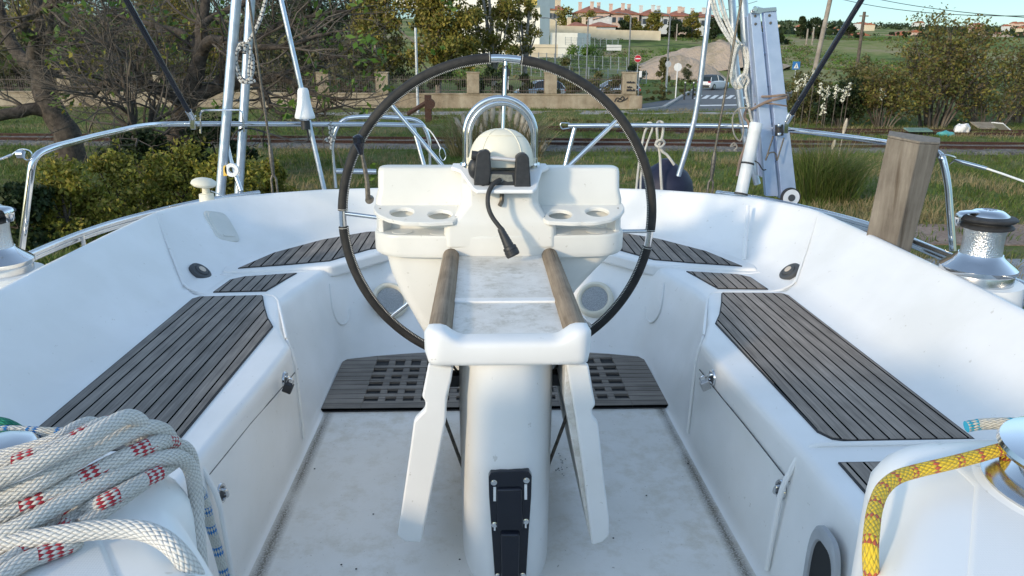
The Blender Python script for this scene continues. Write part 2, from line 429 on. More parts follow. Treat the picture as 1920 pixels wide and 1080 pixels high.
# hinged stern seat lid with its thick front lip
half = [(1.50, 4.03), (1.33, 4.05), (1.06, 4.10), (.925, 4.115), (.885, 4.15), (.635, 4.48), (.53, 4.54), (0, 4.545)]
out = [(0, 5.13), (.6, 5.095), (1.0, 4.955), (1.27, 4.67), (1.45, 4.33), (1.515, 4.10)]
poly = [(-x, y) for x, y in half[:-1]] + half[::-1] + out[::-1] + [(-x, y) for x, y in out[1:]]
MB().prism(poly, .448, .518).build('stern_seat_lid', M_gel, boat, bevel=.016, seg=4)
# teak panels, each on its black caulking margin
def panel(poly, z, m, name='teak_panel', e=.006):
    c = Vector((sum(p[0] for p in poly)/len(poly), sum(p[1] for p in poly)/len(poly)))
    a = MB().prism(poly, z, z+.006).build(name, m, boat)
    n = len(poly); big = []
    for i in range(n):
        p0, p1, p2 = (Vector(poly[k % n]) for k in (i-1, i, i+1))
        n1 = Vector(((p1-p0).y, -(p1-p0).x)).normalized(); n2 = Vector(((p2-p1).y, -(p2-p1).x)).normalized()
        if (p1-c).dot(n1) < 0 and (p0-c).dot(n1) < 0: n1 = -n1
        if (p1-c).dot(n2) < 0 and (p2-c).dot(n2) < 0: n2 = -n2
        q = (n1+n2); q = q.normalized()*e/max(.5, q.normalized().dot(n1)); big.append(tuple(p1+q))
    b = MB().prism(big, z-.001, z+.004).build('caulking', M_rub, a)
    b.parent = a
for sg in (-1, 1):
    m = M_tL if sg < 0 else M_tR
    pm = [(1.49, 2.07), (1.49, 3.57), (1.47, 3.60), (1.175, 3.615), (1.165, 3.60), (1.12, 3.46), (1.055, 3.28), (1.0, 3.16), (1.02, 2.13), (1.045, 2.085), (1.09, 2.07)]
    panel([(sg*x, y) for x, y in pm], SEAT+.001, m)
    p2 = [(1.425, 3.685), (1.175, 3.70), (1.155, 3.78), (1.125, 3.92), (1.10, 4.02), (1.36, 3.955), (1.41, 3.90)]
    panel([(sg*x, y) for x, y in p2], SEAT+.001, m)
    ps = [(1.415, 4.075), (1.15, 4.15), (.95, 4.225), (.765, 4.49), (.60, 4.62), (.14, 4.63), (.14, 5.07), (.58, 5.03), (.84, 4.96), (1.09, 4.74), (1.31, 4.41)]
    panel([(sg*x, y) for x, y in ps], .519, M_tS)
    pn = [(1.0, 1.25), (1.45, 1.25), (1.45, 1.93), (1.0, 1.93)]
    panel([(sg*x, y) for x, y in pn], SEAT-.02+.021, m)
    # raised white lip closing the near end of the main bench
    MB().tube(fillet([(sg*.858, 2.025, .06), (sg*.874, 2.028, .36), (sg*.918, 2.035, .47), (sg*.965, 2.04, .506), (sg*1.52, 2.045, .506)], .045), .009, 8).build('bench_end_lip', M_gel, boat)
    # lower locker hatch, proud of the bench front, with its shadow gap
    def fx(y, z):  # x of bench front
        a = .852+(.013 if y < 2 else .013*(2.95-y)/.95); b = .862+(.053*(2.95-y)/.95)
        return a+(b-a)*max(0, min(1, (z)/.46))
    sm_ = [o for o in col.objects if o.name.startswith('seat_moulding')]
    px = [(385, 898), (428, 845), (470, 793), (515, 742), (558, 692)] if sg < 0 else [(1480, 903), (1437, 848), (1395, 795), (1352, 743), (1312, 693)]
    px = [(px[i][0]+(px[i+1][0]-px[i][0])*k/6, px[i][1]+(px[i+1][1]-px[i][1])*k/6) for i in range(4) for k in range(6)]+[px[-1]]
    hs_ = [hit(x, y, sm_) for x, y in px]
    MB().tube([c_+n_*.0012 for c_, n_ in hs_], .0022, 6).build('locker_seam', M_greyrub, boat)
    MB().tube([c_+n_*.0002-Vector((0, 0, .0062)) for c_, n_ in hs_], .0042, 8).build('hatch_edge', M_gel, boat)
    for (x, y) in (((533, 712), (413, 925)) if sg < 0 else ((1337, 708), (1465, 918))):
        c_, n_ = hit(x, y, sm_)
        l = MB().lathe([(.001, -.002), (.031, -.002), (.034, .002), (.031, .008), (.024, .009), (.022, .005), (.001, .005)], c_, 24, n_).build('latch', M_steel, boat)
        b_ = MB().lathe([(.001, .005), (.021, .005), (.020, .006), (.001, .006)], c_, 20, n_).build('latch_recess', M_greyrub, l)
        yv = Vector((0, 1, 0))
        MB().tube(fillet([c_+n_*.004-yv*.008+Vector((0, 0, .018)), c_+n_*.022-yv*.004+Vector((0, 0, .012)), c_+n_*.022+yv*.004-Vector((0, 0, .014)), c_+n_*.004+yv*.006-Vector((0, 0, .020))], .008), .0055, 8).build('staple', M_steel, l)
    # speaker in the slanted wall below the stern seat
    # aft well recess beside the lid
c0 = Vector((.60, 4.29, .285))
for sg in (-1, 1):
    c = Vector((sg*.615, 4.265, .262)); ax = Vector((-sg*.30, -.70, .62)).normalized()
    rng_ = MB().lathe([(.001, -.02), (.112, -.02), (.112, .014), (.106, .022), (.094, .026), (.084, .020), (.080, .010), (.001, .010)], c, 40, ax).build('speaker', M_cream, boat)
    MB().lathe([(.001, .0108), (.080, .0108), (.078, .013), (.001, .017)], c, 40, ax).build('speaker_grille', M_grille, rng_)
    rc = MB().lathe([(.001, -.01), (.018, -.01), (.018, .018), (.012, .022), (.001, .022)], P(662 if sg < 0 else 1195, 512, Y=4.34), 16, (-sg*.3, -1, .2)).build('lid_catch', M_steel, boat)
    # shallow vertical recess moulded in the well side
    sm_ = [o for o in col.objects if o.name.startswith('seat_moulding')]
    pp = [hit(x, y, sm_)[0] for x, y in (((618, 532), (624, 580), (636, 606), (650, 604), (655, 580)) if sg < 0 else ((1246, 530), (1238, 578), (1226, 602), (1214, 600), (1210, 576)))]
    MB().tube(cr(pp, 4), .0055, 8).build('recess_edge', M_gel, boat)
# access cover and shower sockets sit on the moulded surface
coams = [o for o in col.objects if o.name.startswith(('backrest', 'aft_coaming'))]
def frame(px, py):
    c, n_ = hit(px, py, coams); c = c+n_*(.010 if py > 500 else 0); tx = Vector((0, 0, 1)).cross(n_).normalized(); return c, n_, tx, n_.cross(tx)
cv, nrm, tx, ty = frame(415, 425)
tx, ty = tx*math.cos(R(24))-ty*math.sin(R(24)), ty*math.cos(R(24))+tx*math.sin(R(24))
def pl(c, a, b, n_): return c+tx*a+ty*b+nrm*n_
def rr_ring(a, b, e, k=28): return [(p[0], p[1]) for p in super_ring(0, 0, a, b, 0, e, k)]
M_gb = mat('grey_beige_plastic', (.60, .61, .57), (.66, .66, .62), 9, .5)
rgs = [[pl(cv, x*s_, y*s_, h) for x, y in rr_ring(.082, .128, 4.5)] for s_, h in ((1, -.03), (1, .006), (.96, .010), (.0, .010))]
ac = MB().loft(rgs).build('access_cover', M_gb, boat)
rgs = [[pl(cv, x*s_, y*s_+.004, h) for x, y in rr_ring(.064, .104, 4)] for s_, h in ((1, .009), (.97, .013), (0, .013))]
MB().loft(rgs).build('cover_lid', M_gb, ac)
MB().extr([pl(cv, a, b, .0132) for a, b in ((-.03, -.095), (.03, -.095), (.03, -.080), (-.03, -.080))], nrm*.003).build('finger_pull', M_gb, ac)
for sg, px in ((-1, (374, 512)), (1, (1483, 512))):
    c, ax, tx, ty = frame(*px)
    s1 = MB().lathe([(.001, -.05), (.060, -.05), (.062, -.0), (.058, .010), (.045, .014), (.036, .010), (.034, .016), (.026, .020), (.001, .021)], c, 32, ax).build('shower_socket', M_greyrub, boat)
    MB().lathe([(.001, .0212), (.020, .0212), (.018, .024), (.001, .024)], c, 24, ax).build('socket_plug', M_beige, s1)
# toe rail tube on the gunwale, both sides and stern
def toe(pts, name='toe_rail'):
    o = MB().tube(cr(pts, 6), .017, 10).build(name, M_tubel, boat)
    return o
sd1 = [(2.28, 1.6, .75), (2.24, 2.5, .75), (2.20, 3.3, .75), (2.18, 3.95, .75), (2.08, 4.40, .75), (1.86, 4.90, .75), (1.62, 5.25, .74)]
for sg in (-1, 1):
    pts = [(sg*x, y, z) for x, y, z in sd1]
    toe(pts); toe([(x+sg*.035, y+.02, z-.035) for x, y, z in pts])
    for k in (1, 3, 5):
        MB().tube([(pts[k][0], pts[k][1], .55), (pts[k][0], pts[k][1], .75)], .012, 8).build('toe_rail_post', M_tubel, boat)
# coachroof either side of the companionway
def arc(c, r, a0, a1, k=6): return [(c[0]+r*math.cos(R(a0+(a1-a0)*i/k)), c[1]+r*math.sin(R(a0+(a1-a0)*i/k))) for i in range(k+1)]
TOP = 1.37
for sg in (-1, 1):
    if sg < 0: poly = [(-1.75, -1.2), (-.10, -1.2), (-.115, .1), (-.205, .36)] + arc((-.325, .455), .055, -5, 90) + [(-.45, .515), (-1.0, .50), (-1.75, .40)]
    else: poly = [(1.75, -1.2), (.085, -1.2), (.10, .12), (.155, .36)] + arc((.285, .46), .065, 185, 95) + [(.40, .535), (1.0, .50), (1.75, .40)]
    def inset(d, z):
        c = Vector((sg*.8, -.3)); o_ = []
        n = len(poly)
        for i in range(n):
            p0, p1, p2 = (Vector(poly[k % n]) for k in (i-1, i, i+1))
            a = Vector((-(p1-p0).y, (p1-p0).x)).normalized(); b = Vector((-(p2-p1).y, (p2-p1).x)).normalized()
            if a.dot(c-p1) < 0: a = -a
            if b.dot(c-p1) < 0: b = -b
            q_ = (a+b).normalized(); q_ = q_*d/max(.6, q_.dot(a)); o_.append((p1.x+q_.x, p1.y+q_.y, z))
        return o_
    rg = [inset(0, .5)] + [inset(0, TOP-.04)] + [inset(.035*(1-math.cos(R(a))), TOP-.035+.035*math.sin(R(a))) for a in (15, 35, 55, 75, 90)] + [inset(.05, TOP+.001)]
    b = MB().loft(rg).build('coachroof', M_gel, boat, 35)
    rg = [inset(.052, TOP), inset(.053, TOP+.002), inset(.056, TOP+.0028), inset(.2, TOP+.0028)]
    MB().loft(rg[:3]).build('nonslip_panel', M_nons, b, 60)
# port light in the inner side, near right
c = P(1546, 1062, X=.88)
rg = []
for s_, h in ((1, -.004), (1, .010), (.95, .016), (.80, .012), (.76, .002), (.76, -.01)):
    rg.append([(c.x-h, c.y+p[0]*s_, c.z-.09+p[1]*s_) for p in super_ring(0, 0, .085, .20, 0, 3.2, 36)])
pt = MB().loft(rg, caps=False).build('port_frame', mat('grey_plastic_frame', (.34, .36, .38), (.40, .42, .44), 10, .4), boat)
MB().loft([[(c.x-.006, c.y+p[0]*.77, c.z-.09+p[1]*.77) for p in super_ring(0, 0, .085, .20, 0, 3.2, 36)], [(c.x+.006, c.y+p[0]*.77, c.z-.09+p[1]*.77) for p in super_ring(0, 0, .085, .20, 0, 3.2, 36)]]).build('port_glass', M_dark, pt)

# ================================================================ TEAK GRATING
gr = thing('teak_grating', 'flat weathered teak grating with square holes set in the cockpit floor under the wheel', 'floor grating', (0, 3.6, 0))
m = MB()
xs = [-.66+.0865*i for i in range(16)]   # hole edges
hx0, hx1, hy0, hy1 = -.66, .675, 3.405, 3.945
ph = .0875; rows = 6; pr = (hy1-hy0)/rows
def yb(x): return 4.065-.115*(abs(x)/.84)**2.2
sx = [(-.85, hx0), (hx1, .855)]
z0, z1 = .003, .018
# side boards and front, back boards
for a, b in sx:
    yl = [yb(a+(b-a)*i/4) for i in range(5)]
    m.prism([(a, 3.325), (b, 3.325)] + [(b-(b-a)*i/4, yb(b-(b-a)*i/4)) for i in range(5)], z0, z1)
m.prism([(hx0, 3.325), (hx1, 3.325), (hx1, hy0), (hx0, hy0)], z0, z1)
bk = [hx0+(hx1-hx0)*i/12 for i in range(13)]
m.prism([(hx0, hy1), (hx1, hy1)] + [(x, yb(x)) for x in bk[::-1]], z0, z1)
for i in range(1, rows+1):
    y = hy0+pr*i
    if i < rows: m.box(((hx0+hx1)/2, y-.018, (z0+z1)/2), (hx1-hx0, .038, z1-z0))
n = 15; pc = (hx1-hx0)/n
for i in range(n):
    x = hx0+pc*(i+.5)
    if i: m.box((hx0+pc*i, (hy0+hy1)/2, .009), (.036, hy1-hy0, .0135))
m.build('grating_boards', M_tG, gr, bevel=.002, seg=1)
MB().prism([(-.84, 3.33), (.845, 3.33), (.845, 3.94), (.5, 4.02), (-.5, 4.02), (-.84, 3.94)], .0015, .0035).build('hole_shade_sheet', M_rub, gr)  # black sheet added under the holes, standing in for the shade below
MB().tube([(-.853, 3.322, .004), (.858, 3.322, .004)], .003, 6).build('seal', M_rub, gr)

# ================================================================ STEERING WHEEL
WC = Vector((.0135, 3.45, .925)); WR = .725
wh = thing('helm_wheel', 'large steering wheel wrapped in black leather with white stitching and chrome spokes', 'steering wheel', WC)
def wp(a, r, dy=0): a = R(a); return WC+Vector((math.sin(a)*r, dy, math.cos(a)*r))
MB().tube([wp(i*3, WR) for i in range(120)], .0165, 14, closed=True).build('rim', M_steel, wh)
gaps = [(2.5, 5.2), (97.5, 3.0), (182, 3.0), (270.5, 3.0)]
for i in range(4):
    a0 = gaps[i][0]+gaps[i][1]; a1 = (gaps[(i+1) % 4][0]+(360 if i == 3 else 0))-gaps[(i+1) % 4][1]
    k = 44
    pts = [wp(a0+(a1-a0)*j/k, WR) for j in range(k+1)]
    rad = [.0228+.0005*noise.noise(Vector((j*.4, i, 0))) for j in range(k+1)]
    lw = MB().tube(pts, rad, 14).build('leather_wrap', M_leather, wh)
    s_ = MB(); N = int((a1-a0)*R(1)*WR/.0085)
    for j in range(N):
        a = a0+(a1-a0)*(j+.5)/N
        c = wp(a, WR-.0205, -.0105); t_ = wp(a+.1, WR, 0)-wp(a, WR, 0)
        d1 = t_.normalized(); e_ = (WC-c).normalized()
        c1, c2 = c+d1*.0017, c-d1*.0017
        s_.tube([c1+e_*.0025, c2-e_*.004+Vector((0, -.003, 0))], .0015, 4)
    for a in (a0+.5, a1-.5):
        s_.tube([wp(a, WR)+((wp(a, 1)-WC).normalized()*math.cos(b)+Vector((0, 1, 0))*math.sin(b))*.0234 for b in [i2*math.pi/8 for i2 in range(16)]], .0011, 5, closed=True)
    s_.build('stitching', M_stitch, lw)
HB = Vector((.0135, 3.36, .885))
for i in range(8):
    a = 2.5+45*i+(2 if 0 < i < 4 else 0)
    o = wp(a, WR); inn = HB+Vector((math.sin(R(a))*.05, 0, math.cos(R(a))*.05))
    MB().tube([inn, o], .0095, 10).build('spoke', M_steel, wh)
MB().lathe([(.001, -.05), (.055, -.05), (.065, -.02), (.065, .03), (.04, .05), (.001, .05)], HB, 24, (0, 1, 0)).build('hub', M_steel, wh)
MB().tube([wp(2.5, WR-.03), wp(2.5, WR-.22, -.02)], .0135, 10).build('spoke_sleeve', M_blk, wh)

# ================================================================ HELM PEDESTAL
cx = .0135
hp = thing('steering_pedestal', 'cream white helm pedestal with four cup holders behind the cockpit table', 'helm pedestal', (cx, 3.2, 0))
def rbox(x0, x1, y0, y1, z0, z1, m=M_con, name='part', bv=.02, par=hp, e=None, seg=4):
    return MB().box(((x0+x1)/2+cx, (y0+y1)/2, (z0+z1)/2), (x1-x0, y1-y0, z1-z0)).build(name, m, par, bevel=bv, seg=seg)
# lower cone
def ring(hx_, ya, yb_, z, r=.08, k=5):
    pts = []
    for (sx_, sy, a0) in ((1, 0, -90), (1, 1, 0), (-1, 1, 90), (-1, 0, 180)):
        for i in range(k+1):
            a = R(a0+90*i/k); rr_ = r
            pts.append((cx+sx_*(hx_-rr_)+rr_*math.cos(a), (yb_-rr_ if sy else ya+rr_)+rr_*math.sin(a), z))
    return pts
def rga(hx_, rx, *a):   # narrower on the right side
    return [(p[0] if p[0] < cx else cx+(p[0]-cx)*rx/hx_, p[1], p[2]) for p in ring(hx_, *a)]
rg = [ring(.16, 3.16, 3.34, -.02, .05), ring(.18, 3.16, 3.34, .16, .05), rga(.245, .19, 3.155, 3.35, .285, .055), rga(.345, .23, 3.15, 3.36, .46, .06), rga(.445, .345, 3.14, 3.37, .66, .065), rga(.478, .42, 3.13, 3.37, .75, .07), ring(.495, 3.125, 3.375, .83, .07), ring(.497, 3.125, 3.375, .85, .07)]
MB().loft(rg).build('pedestal_base', M_con, hp, 60)
# wide body with bowed front
def ringw(z, hx_=.545, yf=3.055, r=.13, drop=0):
    pts = []; k = 6
    for i in range(k+1):
        a = R(-90+90*i/k); pts.append((cx+hx_-r+r*math.cos(a), yf+.03+r+r*math.sin(a), z))
    for i in range(3):
        a = R(0+90*i/2); pts.append((cx+hx_-.03+.03*math.cos(a), 3.36+.03*math.sin(a), z))
    for i in range(3):
        a = R(90+90*i/2); pts.append((cx-hx_+.03+.03*math.cos(a), 3.36+.03*math.sin(a), z))
    for i in range(k+1):
        a = R(180+90*i/k); pts.append((cx-hx_+r+r*math.cos(a), yf+.03+r+r*math.sin(a), z))
    for t in (-.6, -.3, 0, .3, .6):
        pts.append((cx+t*(hx_-r), yf+.03-.03*(1-abs(t)), z))
    return pts
def wr(z, s_): return [(cx+(p[0]-cx)*s_, 3.24+(p[1]-3.24)*s_, z) for p in ringw(z)]
MB().loft([wr(.836, .955), wr(.838, .975), wr(.846, .993), wr(.858, 1), wr(.922, 1), wr(.930, .996), wr(.934, .985)]).build('pedestal_body', M_con, hp, 30)
# upper back board, end cheeks, central column
bp = MB()
def bring(z, hx_, ya, yb2, r): return ring(hx_, ya, yb2, z, r)
bp.loft([bring(.92, .542, 3.225, 3.38, .03), bring(1.06, .540, 3.225, 3.38, .03), bring(1.10, .530, 3.235, 3.37, .03), bring(1.176, .529, 3.25, 3.36, .03), bring(1.190, .525, 3.254, 3.356, .03), bring(1.195, .513, 3.262, 3.348, .03)]).build('back_board', M_con, hp, 60)
for sg in (-1, 1):
    MB().loft([[(cx+sg*x, y, z) for x, y in [(.462, 3.25), (.487, 3.20), (.50, 3.155), (.520, 3.165), (.534, 3.21), (.534, 3.30), (.47, 3.30)]] for z in (.92, .99)]).build('niche_cheek', M_con, hp, bevel=.006)
    # cup holder shelf with two openings: ring pieces built as a grid around round holes
    pl_ = MB(); zt, zb = .999, .984
    holes = [(.418, 3.15), (.255, 3.125)]; hr = .050
    outl = [(.19, 3.25), (.165, 3.17), (.168, 3.10), (.195, 3.052), (.30, 3.038), (.40, 3.046), (.47, 3.078), (.52, 3.13), (.545, 3.19), (.545, 3.25)]
    def outline_hit(c, a):
        d = Vector((math.cos(a), math.sin(a))); best = 9
        for i in range(len(outl)):
            p, q_ = Vector(outl[i]), Vector(outl[(i+1) % len(outl)]); e_ = q_-p
            den = d.x*e_.y-d.y*e_.x
            if abs(den) < 1e-9: continue
            t = ((p.x-c[0])*e_.y-(p.y-c[1])*e_.x)/den; u = ((p.x-c[0])*d.y-(p.y-c[1])*d.x)/den
            if t > 0 and -1e-6 <= u <= 1+1e-6: best = min(best, t)
        mx = .3365  # split between the two holes
        if (c[0] > mx and d.x < 0) or (c[0] < mx and d.x > 0): best = min(best, (mx-c[0])/d.x)
        return Vector(c)+d*best
    for c in holes:
        K = 48; rg2 = []
        for r_ in range(6):
            rr2 = []
            for i in range(K):
                a = 2*math.pi*i/K+.001; o_ = outline_hit(c, a); h_ = Vector(c)+Vector((math.cos(a), math.sin(a)))*hr
                sp_ = abs(o_.x-.3365) < 1e-4
                p = {0: (o_, zb), 1: (o_, zt if sp_ else zt-.004), 2: (o_ if sp_ else o_+(h_-o_).normalized()*.004, zt), 3: (h_-(h_-o_).normalized()*.004, zt), 4: (h_, zt-.004), 5: (h_, zb)}[r_]
                rr2.append((cx+sg*p[0].x, p[0].y, p[1]+(p[0].y-3.04)*.20))
            rg2.append(rr2)
        pl_.loft(rg2, caps=False, loop=True)
    s1 = pl_.build('cup_shelf', M_con, hp, 35)
    sc_ = MB()
    for x, y in ((.185, 3.10), (.515, 3.19)): sc_.lathe([(.001, 0), (.0045, 0), (.003, .002), (.001, .002)], (cx+sg*x, y, zt+(y-3.04)*.20), 10)
    sc_.build('screw', M_darkwire, s1)
    for c in holes:
        MB().lathe([(.046, .0), (.044, .0022), (.001, .0022)], (cx+sg*c[0], c[1], .935), 28).build('cup_seat', M_con, hp)
rg = [[(cx+x, y, z) for x, y in pts] for z, pts in (
    (.88, [(-.238, 3.27), (-.238, 3.085), (-.222, 3.0645), (.222, 3.0645), (.238, 3.085), (.238, 3.27)]),
    (.972, [(-.238, 3.27), (-.238, 3.085), (-.222, 3.064), (.222, 3.064), (.238, 3.085), (.238, 3.27)]),
    (1.0, [(-.20, 3.27), (-.20, 3.10), (-.18, 3.074), (.18, 3.074), (.20, 3.10), (.20, 3.27)]),
    (1.06, [(-.163, 3.27), (-.163, 3.13), (-.13, 3.095), (.13, 3.095), (.163, 3.13), (.163, 3.27)]),
    (1.14, [(-.165, 3.27), (-.165, 3.16), (-.13, 3.11), (.13, 3.11), (.165, 3.16), (.165, 3.27)]),
    (1.185, [(-.165, 3.27), (-.165, 3.22), (-.13, 3.20), (.13, 3.20), (.165, 3.22), (.165, 3.27)]))]
MB().loft(rg).build('centre_column', M_con, hp, bevel=.012)
# top plate, tapering forward to carry the instrument bracket
a = P(845, 317, Y=3.27); 
tp = [(-.205, 3.32), (-.208, 3.215), (-.17, 3.185), (-.115, 3.03), (-.10, 3.01), (.13, 3.01), (.145, 3.03), (.18, 3.185), (.212, 3.215), (.208, 3.32)]
MB().loft([[(cx+x, y, z+min(0, y-3.215)*.33) for x, y in tp] for z in (1.190, 1.206)]).build('instrument_shelf', mat('white_bracket_plate', (.78, .78, .77), None, rough=.35), hp, bevel=.006)
MB().tube(fillet([(cx+.006, 3.10, 1.13), (cx+.006, 3.085, 1.08), (cx-.004, 3.075, 1.062)], .01), .009, 8).build('drain_stub', M_darkwire, hp)

# chrome guard: two hoops
gd = thing('compass_guard', 'polished double chrome hoop arching over the white compass cover', 'guard rail', (cx, 3.25, 1.21))
def hoop(x0, x1, ztop, Y, r, name):
    c_ = (x0+x1)/2; hw = (x1-x0)/2
    pts = [(x0, Y, 1.2), (x0, Y, ztop-hw)] + [(c_-hw*math.cos(R(a)), Y, ztop-hw+hw*math.sin(R(a))) for a in range(12, 180, 12)] + [(x1, Y, ztop-hw), (x1, Y, 1.2)]
    MB().tube(cr(pts, 2), r, 14).build(name, M_steel, gd)
    for x in (x0, x1): MB().lathe([(.001, 0), (.024, 0), (.022, .008), (.001, .008)], (x, Y, 1.213), 20).build('flange', M_steel, gd)
xa, xb = P(872, 240, Y=3.22).x, P(1004, 240, Y=3.22).x
hoop(xa, xb, P(940, 184, Y=3.22).z, 3.22, .0125, 'front_hoop')
xa2, xb2 = P(880, 240, Y=3.31).x, P(1000, 240, Y=3.31).x
hoop(xa2, xb2, P(940, 193, Y=3.31).z, 3.31, .0125, 'rear_hoop')
# compass cover
cc = P(940, 305, Y=3.20)
cp = thing('compass', 'cream white domed compass cover with moulded ribs under the chrome hoop', 'compass', (cc.x, cc.y, 1.22))
hw = .139; ht = P(940, 241, Y=3.20).z-cc.z
rg = []
for i in range(13):
    a = R(i*90/12); rr2 = []
    for j in range(40):
        b = 2*math.pi*j/40
        k_ = 1+.012*(math.exp(-((math.sin(b)*6)**2)*.6))
        rr2.append((cc.x+hw*math.cos(a)**.82*math.cos(b), cc.y+.01+.10*math.cos(a)**.82*math.sin(b), cc.z-.0+ht*math.sin(a)))
    rg.append(rr2)
rg.insert(0, [(p[0], p[1], 1.215) for p in rg[0]])
cb = MB().loft(rg).build('compass_cover', M_cream, cp, 60)
def on_dome(u, v):  # u -1..1 lateral, v elevation deg (front half)
    a = R(v); b = -math.pi/2+u*math.pi/2
    return Vector((cc.x+hw*1.006*math.cos(a)**.82*math.cos(b), cc.y+.01+.1006*math.cos(a)**.82*math.sin(b), cc.z+ht*1.004*math.sin(a)))
rb = MB()
for u in (-.42, .42):
    rb.tube([on_dome(u*(1-.0*v/90), v) for v in range(0, 86, 6)], .0022, 6)
rb.tube([on_dome(u/10, 50+6*math.cos(u*.16)) for u in range(-9, 10)], .0022, 6)
rb.build('rib', M_cream, cb)
MB().tube([(cc.x-hw*1.02, cc.y+.02, cc.z-.03), (cc.x-hw*1.03, cc.y+.02, cc.z+.02)], .014, 8).build('side_knob', M_cream, cb)
MB().tube([(cc.x+hw*1.02, cc.y+.02, cc.z-.03), (cc.x+hw*1.03, cc.y+.02, cc.z+.02)], .014, 8).build('side_knob', M_cream, cb)
# instrument bracket
ib = thing('instrument_bracket', 'empty black U-shaped instrument bracket with a steel bolt in front of the compass', 'instrument bracket', P(935, 355, Y=3.06))
Yb = 3.05
def poly3(pts, Y, d): return MB().extr(L(pts, Y=Y), (0, d, 0))
poly3([(888, 357), (890, 318), (900, 322), (965, 324), (975, 318), (994, 322), (996, 357), (990, 362), (895, 359)], Yb, .075).build('base_block', M_blk, ib, bevel=.006)
poly3([(888, 340), (893, 290), (898, 284), (912, 281), (919, 286), (921, 322), (918, 345), (905, 350)], Yb-.012, .05).build('arm', M_blk, ib, bevel=.006)
poly3([(964, 358), (967, 294), (975, 288), (985, 288), (992, 295), (996, 358)], Yb-.012, .055).build('arm', M_blk, ib, bevel=.006)
poly3([(908, 326), (960, 328), (962, 340), (952, 341), (945, 338), (940, 342), (932, 339), (920, 341), (912, 336)], Yb-.004, .01).build('face_plate', mat('worn_grey_film', (.16, .16, .14), (.24, .24, .21), 90, .5), ib)
kn = P(891, 316, Y=Yb+.03)
MB().ell(kn, (.030, .028, .044)).build('knob', M_blk, ib)
MB().tube([P(884, 290, Y=Yb+.01), P(919, 294, Y=Yb+.01)], .017, 14).build('knob', M_blk, ib)
MB().tube([P(918, 296, Y=Yb+.008), P(966, 300, Y=Yb+.008)], .0085, 12).build('bolt', mat('copper_tinted_steel', (.75, .68, .62), None, rough=.35, metal=.6), ib)
# cable with plug
cb_ = thing('instrument_cable', 'thick black cable with a ribbed plug dangling from the instrument bracket', 'cable', P(935, 345, Y=3.03))
pts = cr(LY([(938, 337, 3.045), (925, 345, 3.02), (916, 362, 3.0), (915, 385, 2.98), (922, 405, 2.965), (934, 422, 2.955), (941, 430, 2.95)]), 6)
MB().tube(pts, [.0095]*len(pts), 12).build('cord', M_rub, cb_)
a, b = P(938, 428, Y=2.952), P(963, 480, Y=2.93); d = (b-a); ln = d.length
MB().lathe([(.001, 0), (.013, 0)] + [(.013+.008*i/12+(.0012 if i % 2 else 0), .004+(ln*.62)*i/12) for i in range(13)] + [(.026, ln*.66), (.028, ln*.70), (.028, ln*.76), (.0265, ln*.77), (.029, ln*.80), (.029, ln*.95), (.026, ln), (.001, ln)], a, 24, d).build('plug', M_blk, cb_, 25)
# engine control lever
el = thing('throttle_lever', 'upright steel throttle lever with a glossy black knob left of the helm pedestal', 'lever', P(692, 375, Y=3.3))
pts = LY([(690, 372, 3.3), (688, 340, 3.3), (681, 300, 3.3), (676, 278, 3.3)])
MB().tube(cr(pts, 4), [.011]*4+[.010]*4+[.008]*5, 8).build('arm', M_darkwire, el)
pk = P(673, 265, Y=3.3)
pts = LY([(678, 290, 3.3), (675, 276, 3.3), (673, 266, 3.3), (672, 257, 3.3), (672, 252, 3.3)])
MB().tube(cr(pts, 4), [.009+.016*min(1, i/7) if i < 13 else .024-.004*(i-12)**1.2 for i in range(17)], 14).build('knob', M_gloss, el)
MB().lathe([(.001, -.02), (.017, -.02), (.019, 0), (.017, .02), (.001, .02)], P(693, 374, Y=3.32), 16, (0, 1, 0)).build('pivot', M_darkwire, el)

# ================================================================ COCKPIT TABLE
tb = thing('cockpit_table', 'white cockpit table with folded side leaves and weathered round wooden rails', 'table', (cx, 2.4, 0))
MB().prism([(cx-.20, 2.485), (cx+.20, 2.485), (cx+.20, 3.09), (cx-.20, 3.09)], .815, .850).build('table_top', M_table, tb, bevel=.004)
MB().prism([(cx-.20, 2.13), (cx+.20, 2.13), (cx+.20, 2.437), (cx-.20, 2.437)], .815, .846).build('table_lid', M_table, tb, bevel=.003)
MB().prism([(cx-.20, 2.440), (cx+.20, 2.440), (cx+.20, 2.482), (cx-.20, 2.482)], .81, .852).build('cross_bar', M_gel, tb, bevel=.004)
for sg in (-1, 1):
    rd = [(cx+sg*.209, y, .846) for y in (2.135, 2.5, 2.8, 3.085, 3.092)]
    MB().tube(rd, [.0375, .037, .036, .035, .026], 20).build('wooden_rail', M_rail_wood, tb, 60)
    MB().box((cx+sg*.213, 2.65, .80), (.045, .86, .07)).build('side_rail', M_gel, tb, bevel=.01)
rg = []
